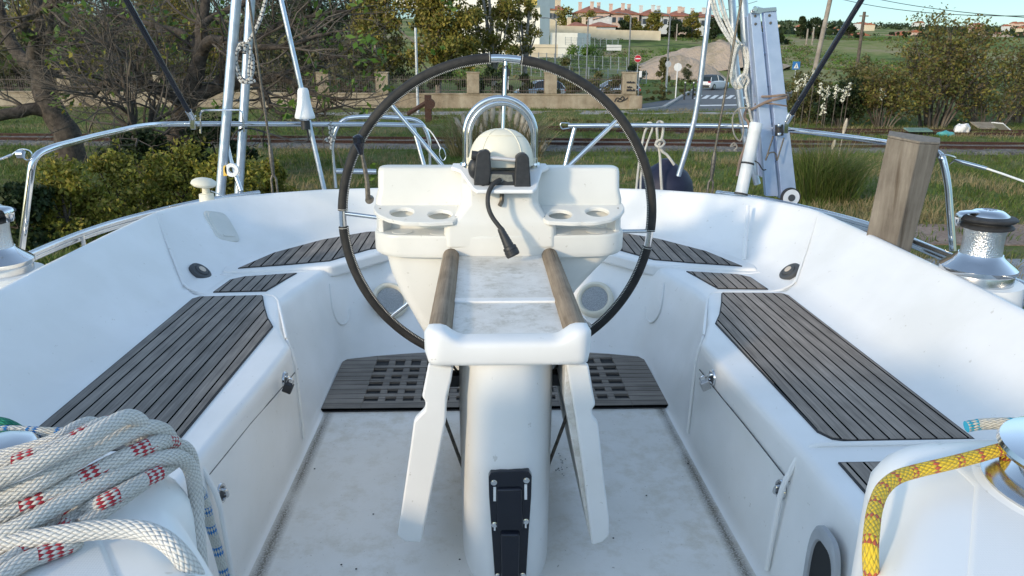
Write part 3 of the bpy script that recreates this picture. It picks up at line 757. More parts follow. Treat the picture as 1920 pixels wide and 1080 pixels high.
for i in range(29):
    t = -1+2*i/28; x = cx+.255*math.copysign(abs(t)**.9 if abs(t) < .8 else abs(t)**.9, t)
    ed = max(0, (abs(t)-.80)/.20); sh = 1-math.sqrt(max(0, 1-ed*ed))
    zt = .850+.035*max(0, min(1, (abs(t)-.52)/.22))**1.3*(1 if abs(t) < .97 else .85); zb = .770
    y0, y1 = 2.050+.075*sh, 2.150
    if abs(t) > .995: y0 += .01; zt -= .02; zb += .015
    hz, cz_ = (zt-zb)/2, (zt+zb)/2; hy, cy = (y1-y0)/2, (y0+y1)/2
    s_ = 1-.18*ed**4
    rr2 = []
    for j in range(24):
        a = 2*math.pi*j/24; c_, q_ = math.cos(a), math.sin(a)
        rr2.append((x, cy+hy*s_*math.copysign(abs(c_)**.5, c_), cz_+hz*s_*math.copysign(abs(q_)**.5, q_)))
    rg.append(rr2)
MB().loft(rg).build('end_cap', M_gel, tb, 60)
# column
rg = []
for z, yf, w_, dy in ((.79, 2.09, .160, .36), (.5, 2.07, .160, .37), (.2, 2.045, .157, .39), (0, 2.03, .155, .40), (-.01, 2.03, .155, .4)):
    rg.append(super_ring(cx, yf+dy, w_, dy, z, 2.7, 40))
MB().loft(rg).build('column', M_gel, tb, 60)
MB().box((cx, 2.9, .44), (.12, .5, .60)).build('column_rear', M_gel, tb, bevel=.03)
# black bracket on column front
def colY(z): return 2.03+.06*z/.79-.004
def PC(x, y):
    p = P(x, y, Y=2.1)
    for _ in range(4): p = P(x, y, Y=colY(p.z))
    return p
bk_ = MB()
ol = [(916, 893), (920, 885), (938, 882), (975, 881), (992, 883), (997, 892), (996, 930), (991, 1000), (986, 1085), (982, 1140), (930, 1140), (928, 1085), (922, 1000), (917, 930)]
brk = bk_.extr([PC(x, y)+Vector((0, .02, 0)) for x, y in ol], (0, -.026, 0)).build('mounting_plate', M_gloss, tb, bevel=.003)
bb = MB()
bb.extr([PC(x, y) for x, y in [(932, 912), (978, 911), (981, 985), (974, 992), (938, 993), (931, 986)]], (0, -.018, 0))
bb.extr([PC(x, y) for x, y in [(938, 990), (974, 990), (972, 1085), (968, 1140), (944, 1140), (940, 1085)]], (0, -.035, 0))
bb.build('socket', M_gloss, brk, bevel=.008)
sl = MB()
for x0, x1, ya, yb2 in ((925, 930, 911, 937), (983, 988, 906, 934), (926, 929, 986, 992), (984, 987, 980, 987)):
    sl.extr([PC(x, y)+Vector((0, -.0055, 0)) for x, y in ((x0, ya), (x1, ya), (x1, yb2), (x0, yb2))], (0, -.003, 0))
sl.build('slot', M_gel, brk)
for x, y in ((926, 903), (987, 899), (927, 982), (986, 976), (933, 1078), (980, 1077)):
    MB().lathe([(.001, 0), (.010, 0), (.010, .002), (.006, .003), (.006, .006), (.001, .006)], PC(x, y)+Vector((0, -.004, 0)), 16, (0, -1, .1)).build('screw', M_steel, brk)
# leaves
for sg, rimp, pan in ((-1, [(803, 684), (850, 690), (846, 715), (838, 745), (836, 790), (790, 1018), (760, 1017), (744, 1006), (752, 960), (768, 850), (776, 790), (796, 770), (798, 755), (791, 745)],
                     [(826, 688), (850, 690), (838, 760), (792, 1016), (776, 1016), (812, 760)]),
                    (1, [(1062, 684), (1104, 686), (1112, 735), (1117, 760), (1110, 770), (1112, 782), (1122, 795), (1131, 880), (1143, 975), (1143, 1005), (1130, 1018), (1110, 1023), (1096, 905), (1080, 790)],
                     [(1062, 684), (1080, 686), (1090, 780), (1114, 1010), (1108, 1020), (1060, 760)])):
    lf = MB().extr(L(rimp, Y=2.10), (0, .035, 0)).build('leaf', M_gel, tb, bevel=.008)
    q_ = [P(x, y, Y=2.105) for x, y in pan]
    MB().extr([p+Vector((0, .03, 0)) for p in q_], (0, .87, 0)).build('leaf_panel', M_table, lf, bevel=.004)
for sg in (-1, 1):
    MB().tube([(cx+sg*.10, 2.32, .12), (cx+sg*.245, 2.30, .60)], .006, 8).build('leaf_stay', M_darkwire, tb)
    MB().box((cx+sg*.19, 2.36, .60), (.09, .05, .045)).build('stay_bracket', M_blk, tb, bevel=.006)
    MB().tube([(cx+sg*.16, 2.36, .62), (cx+sg*.21, 2.30, .72)], .004, 6).build('leaf_stay', M_darkwire, tb)

# padlocks
def padlock(c, sg, m1, label):
    t = thing('padlock', label, 'padlock', c, 'padlocks on the lockers')
    tilt = Matrix.Rotation(R(25)*-sg, 3, 'Y') @ Matrix.Rotation(R(15), 3, 'X')
    MB().box(c, (.036, .022, .044), tilt).build('body', m1, t, bevel=.004)
    pts = [c+tilt @ Vector(p) for p in ((-.011, 0, .02), (-.011, 0, .038), (-.006, 0, .048), (.006, 0, .048), (.011, 0, .038), (.011, 0, .02))]
    MB().tube(cr(pts, 3), .0032, 8).build('shackle', M_steel, t)
padlock(P(540, 727, X=-.825), -1, M_blk, 'small black padlock hanging from the left locker latch')
padlock(P(1322, 722, X=.825), 1, mat('brushed_lock', (.5, .5, .5), None, rough=.35, metal=.8), 'small silver padlock hanging from the right locker latch')

# bits of debris behind the column
rn_ = random.Random(4); db = MB()
for k in range(16):
    q_ = P(rn_.gauss(1052, 6), rn_.uniform(845, 905), z=0); db.ell((q_.x, q_.y, .003), (rn_.uniform(.0015, .004), rn_.uniform(.0015, .004), .0015), 6, 4)
for x, y in ((862, 1050), (640, 1060), (668, 1068), (1212, 930), (590, 880), (700, 965), (1150, 1010), (1290, 870)):
    q_ = P(x, y, z=0); db.ell((q_.x, q_.y, .003), (.004, .003, .002), 6, 4)
tag(db.build('debris', M_rub), 'dark crumbs of debris scattered on the cockpit floor', 'debris', None, 'stuff')
# ================================================================ WINCHES
def winch(c, k, label, az=0, name='winch'):
    t = thing(name, label, 'winch', c, 'sheet winches')
    def A(prof, nm, m, par=t, ang=40, n=48): return MB().lathe([(r*k, z*k) for r, z in prof], c, n).build(nm, m, par, ang)
    A([(.001, 0), (.142, 0), (.142, .035), (.138, .05)], 'base', M_tubel)
    A([(.146, .045), (.150, .052), (.150, .066), (.140, .075), (.110, .098), (.092, .115), (.086, .125), (.001, .125)], 'skirt', M_steel)
    dr = NT('knurled_drum') if 'knurl' not in MC else None
    if dr:
        dr.set('Base Color', (.6, .61, .62, 1)); dr.set('Metallic', 1.0); dr.set('Roughness', .3)
        dr.bump(dr.n('TexVoronoi', {'Scale': 170, 'Vector': dr.co()}).outputs[0], .7, .003); MC['knurl'] = dr.m
    A([(.084, .12), (.080, .135), (.078, .17), (.079, .21), (.083, .235), (.001, .24)], 'drum', MC['knurl'])
    A([(.08, .232), (.104, .240), (.106, .246), (.100, .252), (.085, .258), (.085, .262), (.100, .266), (.113, .275), (.114, .281), (.108, .286), (.08, .292), (.001, .293)], 'jaw', M_rub, ang=25)
    A([(.082, .290), (.080, .296), (.062, .308), (.05, .314), (.03, .316), (.026, .313), (.024, .305), (.001, .305)], 'cap', M_steel)
    st = MB(); 
    for i in range(8):
        a = math.pi*i/4; st.box(Vector(c)+Vector((math.cos(a)*.019*k, math.sin(a)*.019*k, .309*k)), (.006*k, .006*k, .008*k))
    st.build('handle_socket', M_tubel, t)
    d = Vector((math.cos(az), math.sin(az), 0)); s_ = Vector((-d.y, d.x, 0)); c0 = Vector(c)
    pts = [c0+d*.045*k+Vector((0, 0, .306*k)), c0+d*.085*k+Vector((0, 0, .306*k)), c0+d*.118*k+Vector((0, 0, .300*k)), c0+d*.128*k+Vector((0, 0, .285*k)), c0+d*.127*k+Vector((0, 0, .262*k)), c0+d*.122*k+Vector((0, 0, .245*k))]
    rings = []
    for i, p in enumerate(cr(pts, 3)):
        f = i/15; w_ = (.034-.016*f)*k; th = .006*k
        nn = Vector((0, 0, 1))*(1-f)+d*f
        rings.append([p+s_*w_*math.cos(b)+nn*th*math.sin(b) for b in [2*math.pi*j/10 for j in range(10)]])
    MB().loft(rings).build('feeder_arm', M_steel, t)
    return t
wr_ = P(1830, 520, z=.785)
winch(Vector((wr_.x, wr_.y, .77)), .96, 'big chrome self-tailing winch with black jaws on the right coaming beside the wooden plank', R(178))
wl_ = P(-8, 498, z=.80)
winch(Vector((wl_.x, wl_.y, .76)), .96, 'chrome self-tailing winch at the left edge of the picture outside the left coaming', R(-15))
for sg, c in ((1, wr_), (-1, wl_)):
    MB().lathe([(.19, -.35), (.175, 0), (.001, 0)], (c.x, c.y, .772), 40).build('winch_plinth', M_gel, boat)
# coachroof winches
def cabinwinch(c, label):
    t = thing('cabin_winch', label, 'winch', c, 'winches on the coachroof')
    MB().lathe([(.001, 0), (.062, 0), (.064, .004), (.062, .006), (.055, .008), (.001, .008)], c, 48).build('base', M_tubel, t)
    MB().lathe([(.052, .006), (.0535, .010), (.050, .013), (.047, .016), (.047, .019), (.051, .022), (.001, .022)], c, 48).build('drum', M_steel, t)
    MB().lathe([(.050, .022), (.0565, .024), (.058, .027), (.0565, .030), (.046, .033), (.03, .034), (.001, .034)], c, 48).build('cap', M_steel, t)
wc = P(2030, 930, z=1.37); wc = Vector((wc.x+.004, wc.y, 1.372))
cabinwinch(wc, 'shiny chrome winch on the right coachroof holding the yellow rope')
MB().lathe([(.001, 0), (.070, 0), (.070, .001), (.066, .002), (.001, .002)], (wc.x, wc.y, 1.3715), 48).build('winch_base', M_gel, boat)
wc2 = P(2, 868, z=1.37)
t = thing('deck_fitting', 'low round chrome fitting behind the rope pile on the left coachroof', 'deck fitting', Vector((wc2.x, wc2.y, 1.372)))
MB().lathe([(.001, 0), (.030, 0), (.032, .004), (.030, .008), (.001, .008)], (wc2.x, wc2.y, 1.3725), 36).build('base', M_tubel, t)
MB().lathe([(.024, .007), (.026, .011), (.022, .015), (.010, .017), (.001, .0175)], (wc2.x, wc2.y, 1.3725), 36).build('cap', M_steel, t)

# ================================================================ ROPES ON THE COACHROOF
def rp(pts, r, zs=None, k=10):
    """pixels with a height above the coachroof -> world centreline"""
    out = []
    for p in pts: out.append(P(p[0], p[1], z=p[2]) if len(p) == 3 else P(p[0], p[1], Y=p[3]))
    return cr(out, k)
T = TOP+.002
def ropeobj(name, m, strands, label, group=None, n=16, cat='rope'):
    b = MB()
    for pts, r in strands: b.tube(pts, r*.83, n, uvs=True)
    o = b.build(name, m, None, 70); return tag(o, label, cat, group)
r1 = .0066
white = [
 ([(-60, 1030, T+.008), (0, 1022, T+.010), (90, 1006, T+.013), (180, 994, T+.014), (253, 993, T+.013), (300, 1008, T+.010), (335, 1037, T+.004), (362, 1075, T-.012), (380, 1115, T-.035)], .0070),
 ([(-70, 1035, T+.010), (-10, 1008, T+.014), (54, 979, T+.018), (126, 939, T+.020), (199, 903, T+.021), (253, 877, T+.020), (300, 860, T+.018), (336, 858, T+.010), (358, 880, T-.006), (367, 925, T-.030), (370, 990, T-.055), (378, 1090, T-.09)], .0066),
 ([(-60, 960, T+.024), (0, 934, T+.028), (72, 905, T+.034), (144, 864, T+.038), (217, 824, T+.040), (272, 802, T+.038), (305, 807, T+.030), (318, 826, T+.018), (300, 842, T+.012), (262, 858, T+.008)], .0064),
 ([(-60, 922, T+.036), (0, 898, T+.042), (72, 866, T+.048), (144, 832, T+.052), (199, 800, T+.054), (238, 782, T+.052), (262, 790, T+.044), (266, 808, T+.034), (240, 828, T+.026)], .0064),
 ([(-60, 868, T+.020), (0, 856, T+.024), (60, 840, T+.028), (112, 822, T+.032), (140, 803, T+.032), (168, 793, T+.028), (186, 802, T+.020), (170, 820, T+.012)], .0056),
 ([(255, 868, T+.008), (300, 846, T+.012), (336, 836, T+.010), (354, 848, T+.0), (362, 875, T-.02), (366, 930, T-.05), (372, 1000, T-.08)], .0058),
 ([(150, 985, T+.006), (205, 950, T+.008), (255, 915, T+.008), (300, 885, T+.007), (325, 868, T+.004)], .0060),
]
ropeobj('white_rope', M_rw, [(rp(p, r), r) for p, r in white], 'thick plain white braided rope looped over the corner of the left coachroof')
red = [
 ([(-60, 990, T+.014), (0, 968, T+.018), (36, 953, T+.020), (108, 921, T+.024), (188, 880, T+.027), (253, 848, T+.028), (298, 830, T+.026), (322, 828, T+.016), (328, 850, T+.006), (300, 866, T+.003)], .0068),
 ([(-60, 893, T+.030), (0, 873, T+.036), (61, 854, T+.040), (120, 832, T+.042), (168, 806, T+.044), (200, 792, T+.040), (225, 797, T+.030), (216, 812, T+.020)], .0056),
 ([(-40, 1110, T+.006), (36, 1058, T+.008), (90, 1036, T+.007), (140, 1016, T+.006), (116, 1000, T+.006), (150, 962, T+.007), (200, 938, T+.0145), (262, 905, T+.014), (300, 886, T+.012)], .0062),
 ([(-50, 1075, T+.006), (0, 1060, T+.008), (50, 1030, T+.007), (96, 990, T+.006), (130, 965, T+.006)], .0060),
]
ropeobj('red_fleck_rope', M_rr, [(rp(p, r), r) for p, r in red], 'white rope with red flecks flaked in loops on the left coachroof')
blue = [
 ([(-40, 806, T+.012), (0, 807, T+.013), (36, 808, T+.013), (90, 811, T+.012), (137, 812, T+.010), (170, 818, T+.006)], .0048),
 ([(362, 905, T-.03), (378, 925, T-.06), (388, 955, T-.08), (396, 990, T-.10), (408, 1029, T-.12), (424, 1090, T-.15)], .0048)]
ropeobj('blue_fleck_rope', M_rb, [(rp(blue[0][0], 0), .0048)], 'white rope with blue flecks lying behind the rope pile at the left edge', 'blue flecked ropes')
ropeobj('blue_fleck_rope', M_rb, [(rp(blue[1][0], 0), .0048)], 'white rope with blue flecks hanging down beside the left rope pile', 'blue flecked ropes')
ropeobj('green_rope', M_rg, [(rp([(-50, 785, T+.02), (0, 791, T+.018), (20, 797, T+.014), (36, 806, T+.006)], 0), .0045)], 'short stretch of green rope at the left edge on the coachroof')
ye = [(1965, 836, 1.389), (1925, 836, 1.388), (1880, 842, 1.387), (1830, 856, 1.385), (1770, 871, 1.384), (1715, 884, 1.3815), (1680, 896, 1.3815), (1655, 918, 1.380), (1641, 952, 1.378), (1635, 990, 1.376), (1632, 1035, 1.370), (1634, 1085, 1.350), (1636, 1120, 1.32)]
ropeobj('yellow_rope', M_ry, [(rp(ye, 0), .0056)], 'yellow rope with red flecks bending across the right coachroof down from the chrome winch')
rbp = [(1812, 800, 1.380), (1835, 796, 1.382), (1870, 794, 1.384), (1910, 794, 1.386), (1970, 796, 1.386)]
ropeobj('light_blue_fleck_rope', rope('white_turquoise_fleck_braid', (.72, .70, .62), (.01, .33, .50), .03, .4), [(rp(rbp, 0), .0054)], 'white rope with turquoise flecks at the far edge of the right coachroof')

# ================================================================ STERN RAILS
RB = .0155
def V(x, y, Y): return P(x, y, Y=Y)
lr = thing('stern_rail', 'polished left pushpit rail bending down to the deck with a lifeline hooked on', 'guard rail', (-2.3, 3.9, .75), 'stern rails')
top = [V(40, 470, 3.75), V(50, 380, 3.75), V(62, 292, 3.75), V(100, 276, 3.9), V(180, 255, 4.35), V(262, 237, 4.85), V(300, 233, 5.1), V(400, 232, 5.35), V(560, 233, 5.6), V(700, 233, 5.75), V(792, 235, 5.85)]
MB().tube(fillet(cr(top[2:], 4), .02) if 0 else fillet([top[0], top[2]]+top[3:], .10, 6), RB+.002, 14).build('top_rail', M_steel, lr)
MB().tube([V(418, 240, 5.38), V(432, 300, 5.35), V(452, 358, 5.3)], .017, 12).build('stanchion', M_tubel, lr)
MB().tube([V(775, 240, 5.85), V(797, 318, 5.8)], .018, 12).build('stanchion', M_tubel, lr)
MB().tube(fillet([V(376, 250, 5.2), V(376, 207, 5.2), V(454, 206, 5.2), V(458, 248, 5.2)], .03), .006, 8).build('winch_handle_holder', M_steel, lr)
ll = MB(); ll.tube([V(-40, 302, 3.7), V(2, 298, 3.72), V(22, 290, 3.74)], .006, 8)
ll.build('lifeline_terminal', M_tubel, lr); MB().tube(cr([V(22, 290, 3.74), V(38, 280, 3.75), V(56, 283, 3.75), V(60, 295, 3.75), V(50, 300, 3.75), V(38, 292, 3.74)], 4), .003, 6).build('shackle', M_steel, lr)
MB().lathe([(.001, 0), (.02, 0), (.02, .03), (.001, .03)], V(33, 289, 3.74), 12, (1, 0, 0)).build('hook', M_steel, lr)
MB().tube(cr([V(792, 235, 5.85), V(806, 245, 5.85), V(818, 262, 5.83), V(826, 278, 5.8)], 4), .0045, 6).build('gate_wire', M_whitep, lr)
MB().tube(cr([V(826, 278, 5.8), V(824, 290, 5.8), V(830, 301, 5.8), V(836, 294, 5.8), V(832, 280, 5.8)], 4, True), .004, 6, closed=True).build('snap_hook', M_steel, lr)
# boarding seat hoop
bs = thing('boarding_hoop', 'bent steel tube hoop with crossbar standing behind the left stern rail', 'guard rail', V(626, 350, 6.0))
MB().tube(fillet([V(630, 352, 6.0), V(622, 262, 6.0), V(640, 222, 6.0), V(690, 218, 6.0), V(752, 221, 6.0), V(790, 226, 6.0), V(806, 262, 6.0), V(806, 330, 6.0)], .16, 6), .017, 12).build('hoop', M_steel, bs)
MB().tube([V(631, 321, 6.0), V(706, 322, 6.0)], .021, 12).build('crossbar', M_tubel, bs)
rr0 = thing('stern_rail', 'polished right pushpit rail running behind the ladder to the wooden plank', 'guard rail', (2.0, 4.2, .75), 'stern rails')
MB().tube(cr([V(1066, 236, 5.75), V(1200, 235, 5.6), V(1400, 237, 5.35), V(1475, 243, 5.1), V(1560, 253, 4.8), V(1640, 264, 4.45), V(1700, 273, 4.1), V(1735, 280, 3.85)], 4), RB+.001, 14).build('top_rail', M_steel, rr0)
MB().tube(fillet([V(1735, 282, 3.75), V(1765, 288, 3.68), V(1777, 340, 3.65), V(1787, 470, 3.6)], .07, 6), .0175, 14).build('end_post', M_steel, rr0)
MB().tube(fillet([V(1068, 231, 5.75), V(1052, 230, 5.75), V(1050, 236, 5.75), V(1054, 242, 5.75), V(1068, 240, 5.75)], .01, 3), .004, 6).build('eye', M_steel, rr0)
MB().tube([V(1078, 238, 5.75), V(1058, 318, 5.7)], .019, 12).build('stanchion', M_tubel, rr0)
MB().tube(cr([V(1768, 300, 3.65), V(1760, 294, 3.65), V(1772, 290, 3.64), V(1792, 296, 3.62), V(1780, 308, 3.63)], 4), .004, 6).build('shackle', M_steel, rr0)
MB().tube([V(1790, 300, 3.62), V(1808, 305, 3.58), V(1850, 316, 3.5)], [.006, .0095, .0085], 10).build('turnbuckle', M_steel, rr0)
MB().tube([V(1850, 316, 3.5), V(1880, 326, 3.45), V(1925, 342, 3.35)], .005, 8).build('lifeline', M_pvc, rr0)

# ================================================================ STERN ARCH TUBES
def pole(name, label, a, b, r, m=M_galv, cat='pole', group=None, mid=None, n=14):
    t = thing(name, label, cat, b if b.z < a.z else a, group)
    e = (a-b)*.5
    pts = [a+e, a, b] if not mid else [a+e, a]+mid+[b]
    MB().tube(cr(pts, 5), r, n).build('tube', m, t)
    return t
g_ = 'upright arch tubes at the stern'
p1 = pole('arch_tube', 'thick galvanised upright tube, left one of the pair beside the tied rope coil', V(443, 0, 5.35), V(412, 375, 5.3), .033, group=g_)
p2 = pole('arch_tube', 'galvanised upright tube directly behind the hanging rope coil on the left', V(470, 0, 5.6), V(447, 372, 5.5), .031, group=g_)
p3 = pole('antenna_pole', 'slim leaning tube carrying the white navigation antenna', V(527, 0, 5.55), V(609, 360, 5.5), .0175, group=g_)
p4 = pole('arch_tube', 'slim curved tube left of the white ropes on the right side', V(1332, 0, 5.45), V(1272, 330, 5.5), .019, group=g_, mid=[V(1322, 80, 5.45), V(1303, 220, 5.47)])
p5 = pole('arch_tube', 'tube behind the hanging rope coil at the right side', V(1372, 0, 5.6), V(1420, 345, 5.6), .026, group=g_, mid=[V(1377, 100, 5.6), V(1398, 260, 5.6)])
p6 = pole('arch_tube', 'thick tube leaning against the folded aluminium ladder', V(1393, 0, 5.4), V(1432, 330, 5.4), .031, group=g_, mid=[V(1402, 120, 5.4)])
MB().lathe([(.001, 0), (.033, 0), (.033, .05), (.001, .05)], V(1430, 325, 5.4), 16).build('end_plug', M_blk, p6)
# struts
def strut(label, a, b, grp):
    t = thing('solar_strut', label, 'strut', b, grp)
    MB().tube([a+(a-b)*.6, b+(a-b)*.08], .0175, 12).build('tube', M_gloss, t)
    MB().tube([b+(a-b)*.085, b], .021, 12).build('end_fitting', M_steel, t)
    MB().box(b+Vector((0, 0, -.02)), (.035, .045, .09)).build('clamp', M_steel, t, bevel=.006)
strut('black diagonal strut rising to the left from the left stern rail', V(237, 0, 4.6), V(362, 224, 5.2), 'diagonal black struts')
strut('black diagonal strut rising to the right from the right stern rail', V(1615, 0, 4.8), V(1473, 232, 5.1), 'diagonal black struts')
ck = thing('rail_clamp', 'small black two-bolt clamp gripping the right stern rail', 'clamp', V(1461, 243, 5.05))
MB().tube([V(1461, 234, 5.05), V(1461, 254, 5.05)], .028, 12).build('clamp_body', M_blk, ck)
for y in (235, 252): MB().ell(V(1461, y, 5.01), (.014, .012, .014), 10, 6).build('bolt', M_steel, ck)
# backstays
def stay(label, a, b, c):
    t = thing('backstay', label, 'cable', c, 'backstays')
    MB().tube([a+(a-b)*.6, b], .0085, 8).build('wire', M_darkwire, t)
    d = c-b
    MB().tube([b, b+d*.1, b+d*.4, b+d*.62], [.010, .016, .016, .010], 10).build('turnbuckle', M_darkwire, t)
    n_ = d.normalized(); s_ = n_.cross(Vector((0, 1, 0))).normalized()
    for k in (-1, 1): MB().tube([b+d*.6+s_*.0*k, b+d*.7+s_*.016*k, c+s_*.018*k], .008, 8).build('fork', M_darkwire, t)
stay('thin dark backstay wire on the left in front of the thick arch tubes', V(467, 0, 5.15), V(506, 272, 5.2), V(516, 362, 5.2))
stay('thin dark backstay wire on the right crossing the hanging ropes', V(1390, 0, 5.15), V(1340, 285, 5.2), V(1330, 366, 5.2))
# mushroom antennas
an = thing('gps_antenna', 'white tapered navigation antenna on the slim leaning pole above the left rail', 'antenna', V(572, 245, 5.45))
c = V(572, 222, 5.45)
MB().lathe([(.001, 0), (.066, 0), (.070, .008), (.069, .02), (.060, .05), (.048, .10), (.042, .15), (.038, .19), (.030, .207), (.001, .212)], c, 32).build('dome', M_whitep, an)
MB().lathe([(.03, -.005), (.030, -.02), (.032, -.022), (.032, -.075), (.001, -.075)], c, 24).build('mount', M_blk, an)
MB().lathe([(.045, 0), (.04, -.012), (.034, -.014), (.001, -.014)], c, 24).build('collar', M_steel, an)
ac = cr([V(576, 243, 5.47), V(577, 262, 5.5), V(560, 266, 5.5), (V(520, 255, 5.5)), V(470, 241, 5.5), V(446, 245, 5.5), V(434, 262, 5.5)], 6)
MB().tube(ac, .0065, 8).build('cable', M_rub, an)
a2 = thing('mushroom_antenna', 'small cream mushroom antenna standing on the left coaming rim', 'antenna', V(390, 375, 4.72))
c = V(388, 374, 4.72)
MB().lathe([(.001, -.02), (.046, -.02), (.044, .035), (.030, .040), (.001, .04)], c, 24).build('base', M_cream, a2)
MB().lathe([(.024, .04), (.022, .07), (.03, .085), (.001, .085)], c, 24).build('neck', M_cream, a2)
MB().lathe([(.02, .08), (.06, .083), (.076, .095), (.078, .103), (.07, .118), (.05, .130), (.02, .137), (.001, .138)], c+Vector((-.02, 0, 0)), 32, (.12, 0, 1)).build('cap', M_cream, a2)
MB().tube(cr([V(395, 358, 4.74), V(408, 363, 4.78), V(422, 371, 4.82)], 4), .004, 6).build('cable', M_whitep, a2)
# lifebuoy light clip (yellow and white)
yc = thing('buoy_clip', 'yellow and white plastic clip fixed to the lower stanchion on the left', 'clip', V(430, 320, 5.3))
MB().extr([V(409, 312, 5.28), V(425, 310, 5.28), V(427, 330, 5.28), V(414, 331, 5.28)], (0, .03, 0)).build('flag', M_yel, yc, bevel=.004)
MB().lathe([(.022, 0), (.047, 0), (.047, .03), (.022, .03), (.022, 0)], V(434, 319, 5.28), 24, (0, 1, 0), caps=False).build('ring', M_whitep, yc)

# ================================================================ HANGING ROPES
def coil(c, w_, h_, n, r, m, name, label, seed=1, yoff=.0):
    rnd = random.Random(seed); b = MB(); pts = []
    for k in range(n):
        a_, b_ = w_*rnd.uniform(.75, 1.05), h_*rnd.uniform(.88, 1.04); ph_ = rnd.uniform(-.2, .2); dx = rnd.uniform(-.3, .3)*w_*.5
        for i in range(10):
            t = 2*math.pi*i/10+math.pi/2
            pts.append(c+Vector((math.cos(t+ph_*math.sin(t))*a_+dx, rnd.uniform(-.02, .02)+yoff*k, math.sin(t)*b_)))
    b.tube(cr(pts, 4), r, 8, uvs=True)
    return b
b = coil(V(457, 118, 5.35), .058, .125, 5, .009, M_rk, '', '', 3)
b.tube(cr([V(505, -30, 5.35), V(490, 30, 5.35), V(474, 66, 5.34), V(462, 84, 5.33), V(458, 100, 5.3)], 4), .0125, 10, uvs=True)
b.tube(cr([V(452, 95, 5.28), V(448, 84, 5.3), V(462, 80, 5.28), V(470, 90, 5.3), V(466, 140, 5.28), V(478, 152, 5.28), V(462, 156, 5.27)], 5), .008, 8, uvs=True)
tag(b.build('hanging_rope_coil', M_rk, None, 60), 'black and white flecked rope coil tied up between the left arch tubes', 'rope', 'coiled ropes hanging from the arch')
b = coil(V(1386, 125, 5.25), .060, .145, 6, .0095, M_rk, '', '', 7)
for off in (0, 9, -6):
    b.tube(cr([V(1330+off, -40, 5.3), V(1344+off, 20, 5.3), V(1362+off*.8, 60, 5.28), V(1382+off*.3, 92, 5.25)], 4), .0095, 8, uvs=True)
b.tube(cr([V(1346, -30, 5.35), V(1362, 30, 5.3), V(1380, 70, 5.25), V(1392, 85, 5.22)], 4), .0075, 8, uvs=True)
b.tube(cr([V(1392, 165, 5.2), V(1384, 150, 5.2), V(1394, 140, 5.2), V(1404, 150, 5.2), V(1398, 168, 5.2), V(1404, 200, 5.22), V(1410, 228, 5.25)], 5), .0095, 8, uvs=True)
tag(b.build('hanging_rope_coil', M_rk2 if 0 else rope('white_grey_fleck_braid', (.66, .66, .63), (.12, .12, .12), .04, .22, 5, .02), None, 60), 'long white rope coil hanging between the right arch tubes by the ladder', 'rope', 'coiled ropes hanging from the arch')
# cord around ladder
pk = MB()
pk.tube(cr([V(1408, 180, 5.33), V(1440, 181, 5.02), V(1474, 178, 5.02), V(1478, 186, 5.3)], 4), .008, 8)
pk.tube(cr([V(1474, 182, 5.02), V(1440, 190, 5.0), V(1412, 204, 5.2), V(1400, 206, 5.3), V(1396, 220, 5.3), V(1404, 232, 5.28), V(1402, 260, 5.3), V(1388, 300, 5.3), V(1382, 330, 5.3)], 5), .010, 8)
pk.tube(cr([V(1408, 196, 5.3), V(1440, 194, 5.02), V(1476, 199, 5.02)], 4), .005, 8)
tag(pk.build('lashing_cord', M_rp, None), 'pinkish cord lashing the folded ladder to the arch tubes', 'rope')
lw = MB()
lw.tube(cr([V(1405, 202, 5.2), V(1385, 204, 5.25), V(1374, 220, 5.25), V(1376, 250, 5.25), V(1388, 264, 5.25), V(1394, 240, 5.25), V(1385, 205, 5.24)], 5), .0055, 8)
lw.tube(cr([V(1378, 272, 5.25), V(1370, 275, 5.25), V(1376, 268, 5.24), V(1382, 276, 5.24), V(1376, 282, 5.25)], 4), .006, 8)
tag(lw.build('thin_cord', M_rgrey, None), 'thin pale cord loop dangling below the pink lashing', 'rope')
# small tie on left hoop
ti = MB()
ti.tube(cr([V(621, 228, 5.6), V(617, 240, 5.58), V(624, 246, 5.6), V(620, 256, 5.6), V(610, 262, 5.6), V(622, 266, 5.6), V(628, 258, 5.6), V(618, 250, 5.62), V(624, 236, 5.58), V(620, 280, 5.6)], 5), .008, 8, uvs=True)
tag(ti.build('tie_cord', M_rk, None), 'short flecked cord knotted where the left rail meets the hoop', 'rope')

# ================================================================ LADDER, PVC TUBE, FENDER, PLANK
ld = thing('folding_ladder', 'folded aluminium boarding ladder with two flat beams lashed upright at the right stern', 'ladder', V(1450, 372, 5.2))
def beam(pts, Y, d, nm='beam'):
    return MB().extr(L(pts, Y=Y), (0, d, 0)).build(nm, M_ladder, ld, bevel=.004)
b1 = beam([(1407, 24), (1425, 22), (1460, 368), (1437, 368)], 5.10, .05)
b2 = beam([(1432, 22), (1456, 21), (1494, 366), (1466, 368)], 5.08, .05)
ba = beam([(1433, 60), (1437, 60), (1470, 372), (1462, 372)], 5.2, .10, 'rear_beam')
bb_ = beam([(1400, 30), (1412, 30), (1438, 330), (1422, 330)], 5.22, .05, 'rear_beam')
MB().extr(L([(1408, 24), (1409, 19), (1416, 17), (1420, 12), (1427, 14), (1432, 15), (1456, 13), (1457, 21), (1432, 23), (1426, 26)], Y=5.07), (0, .02, 0)).build('hinge', M_tubel, ld, bevel=.003)
MB().lathe([(.001, 0), (.018, 0), (.014, .006), (.001, .006)], V(1416, 17, 5.06), 16, (0, -1, 0)).build('hinge_bolt', M_steel, ld)
rv = MB()
for x, y in ((1416, 30), (1417, 45), (1443, 29), (1445, 43)): rv.lathe([(.001, 0), (.009, 0), (.006, .004), (.001, .004)], V(x, y, 5.075 if x > 1430 else 5.095), 12, (0, -1, 0))
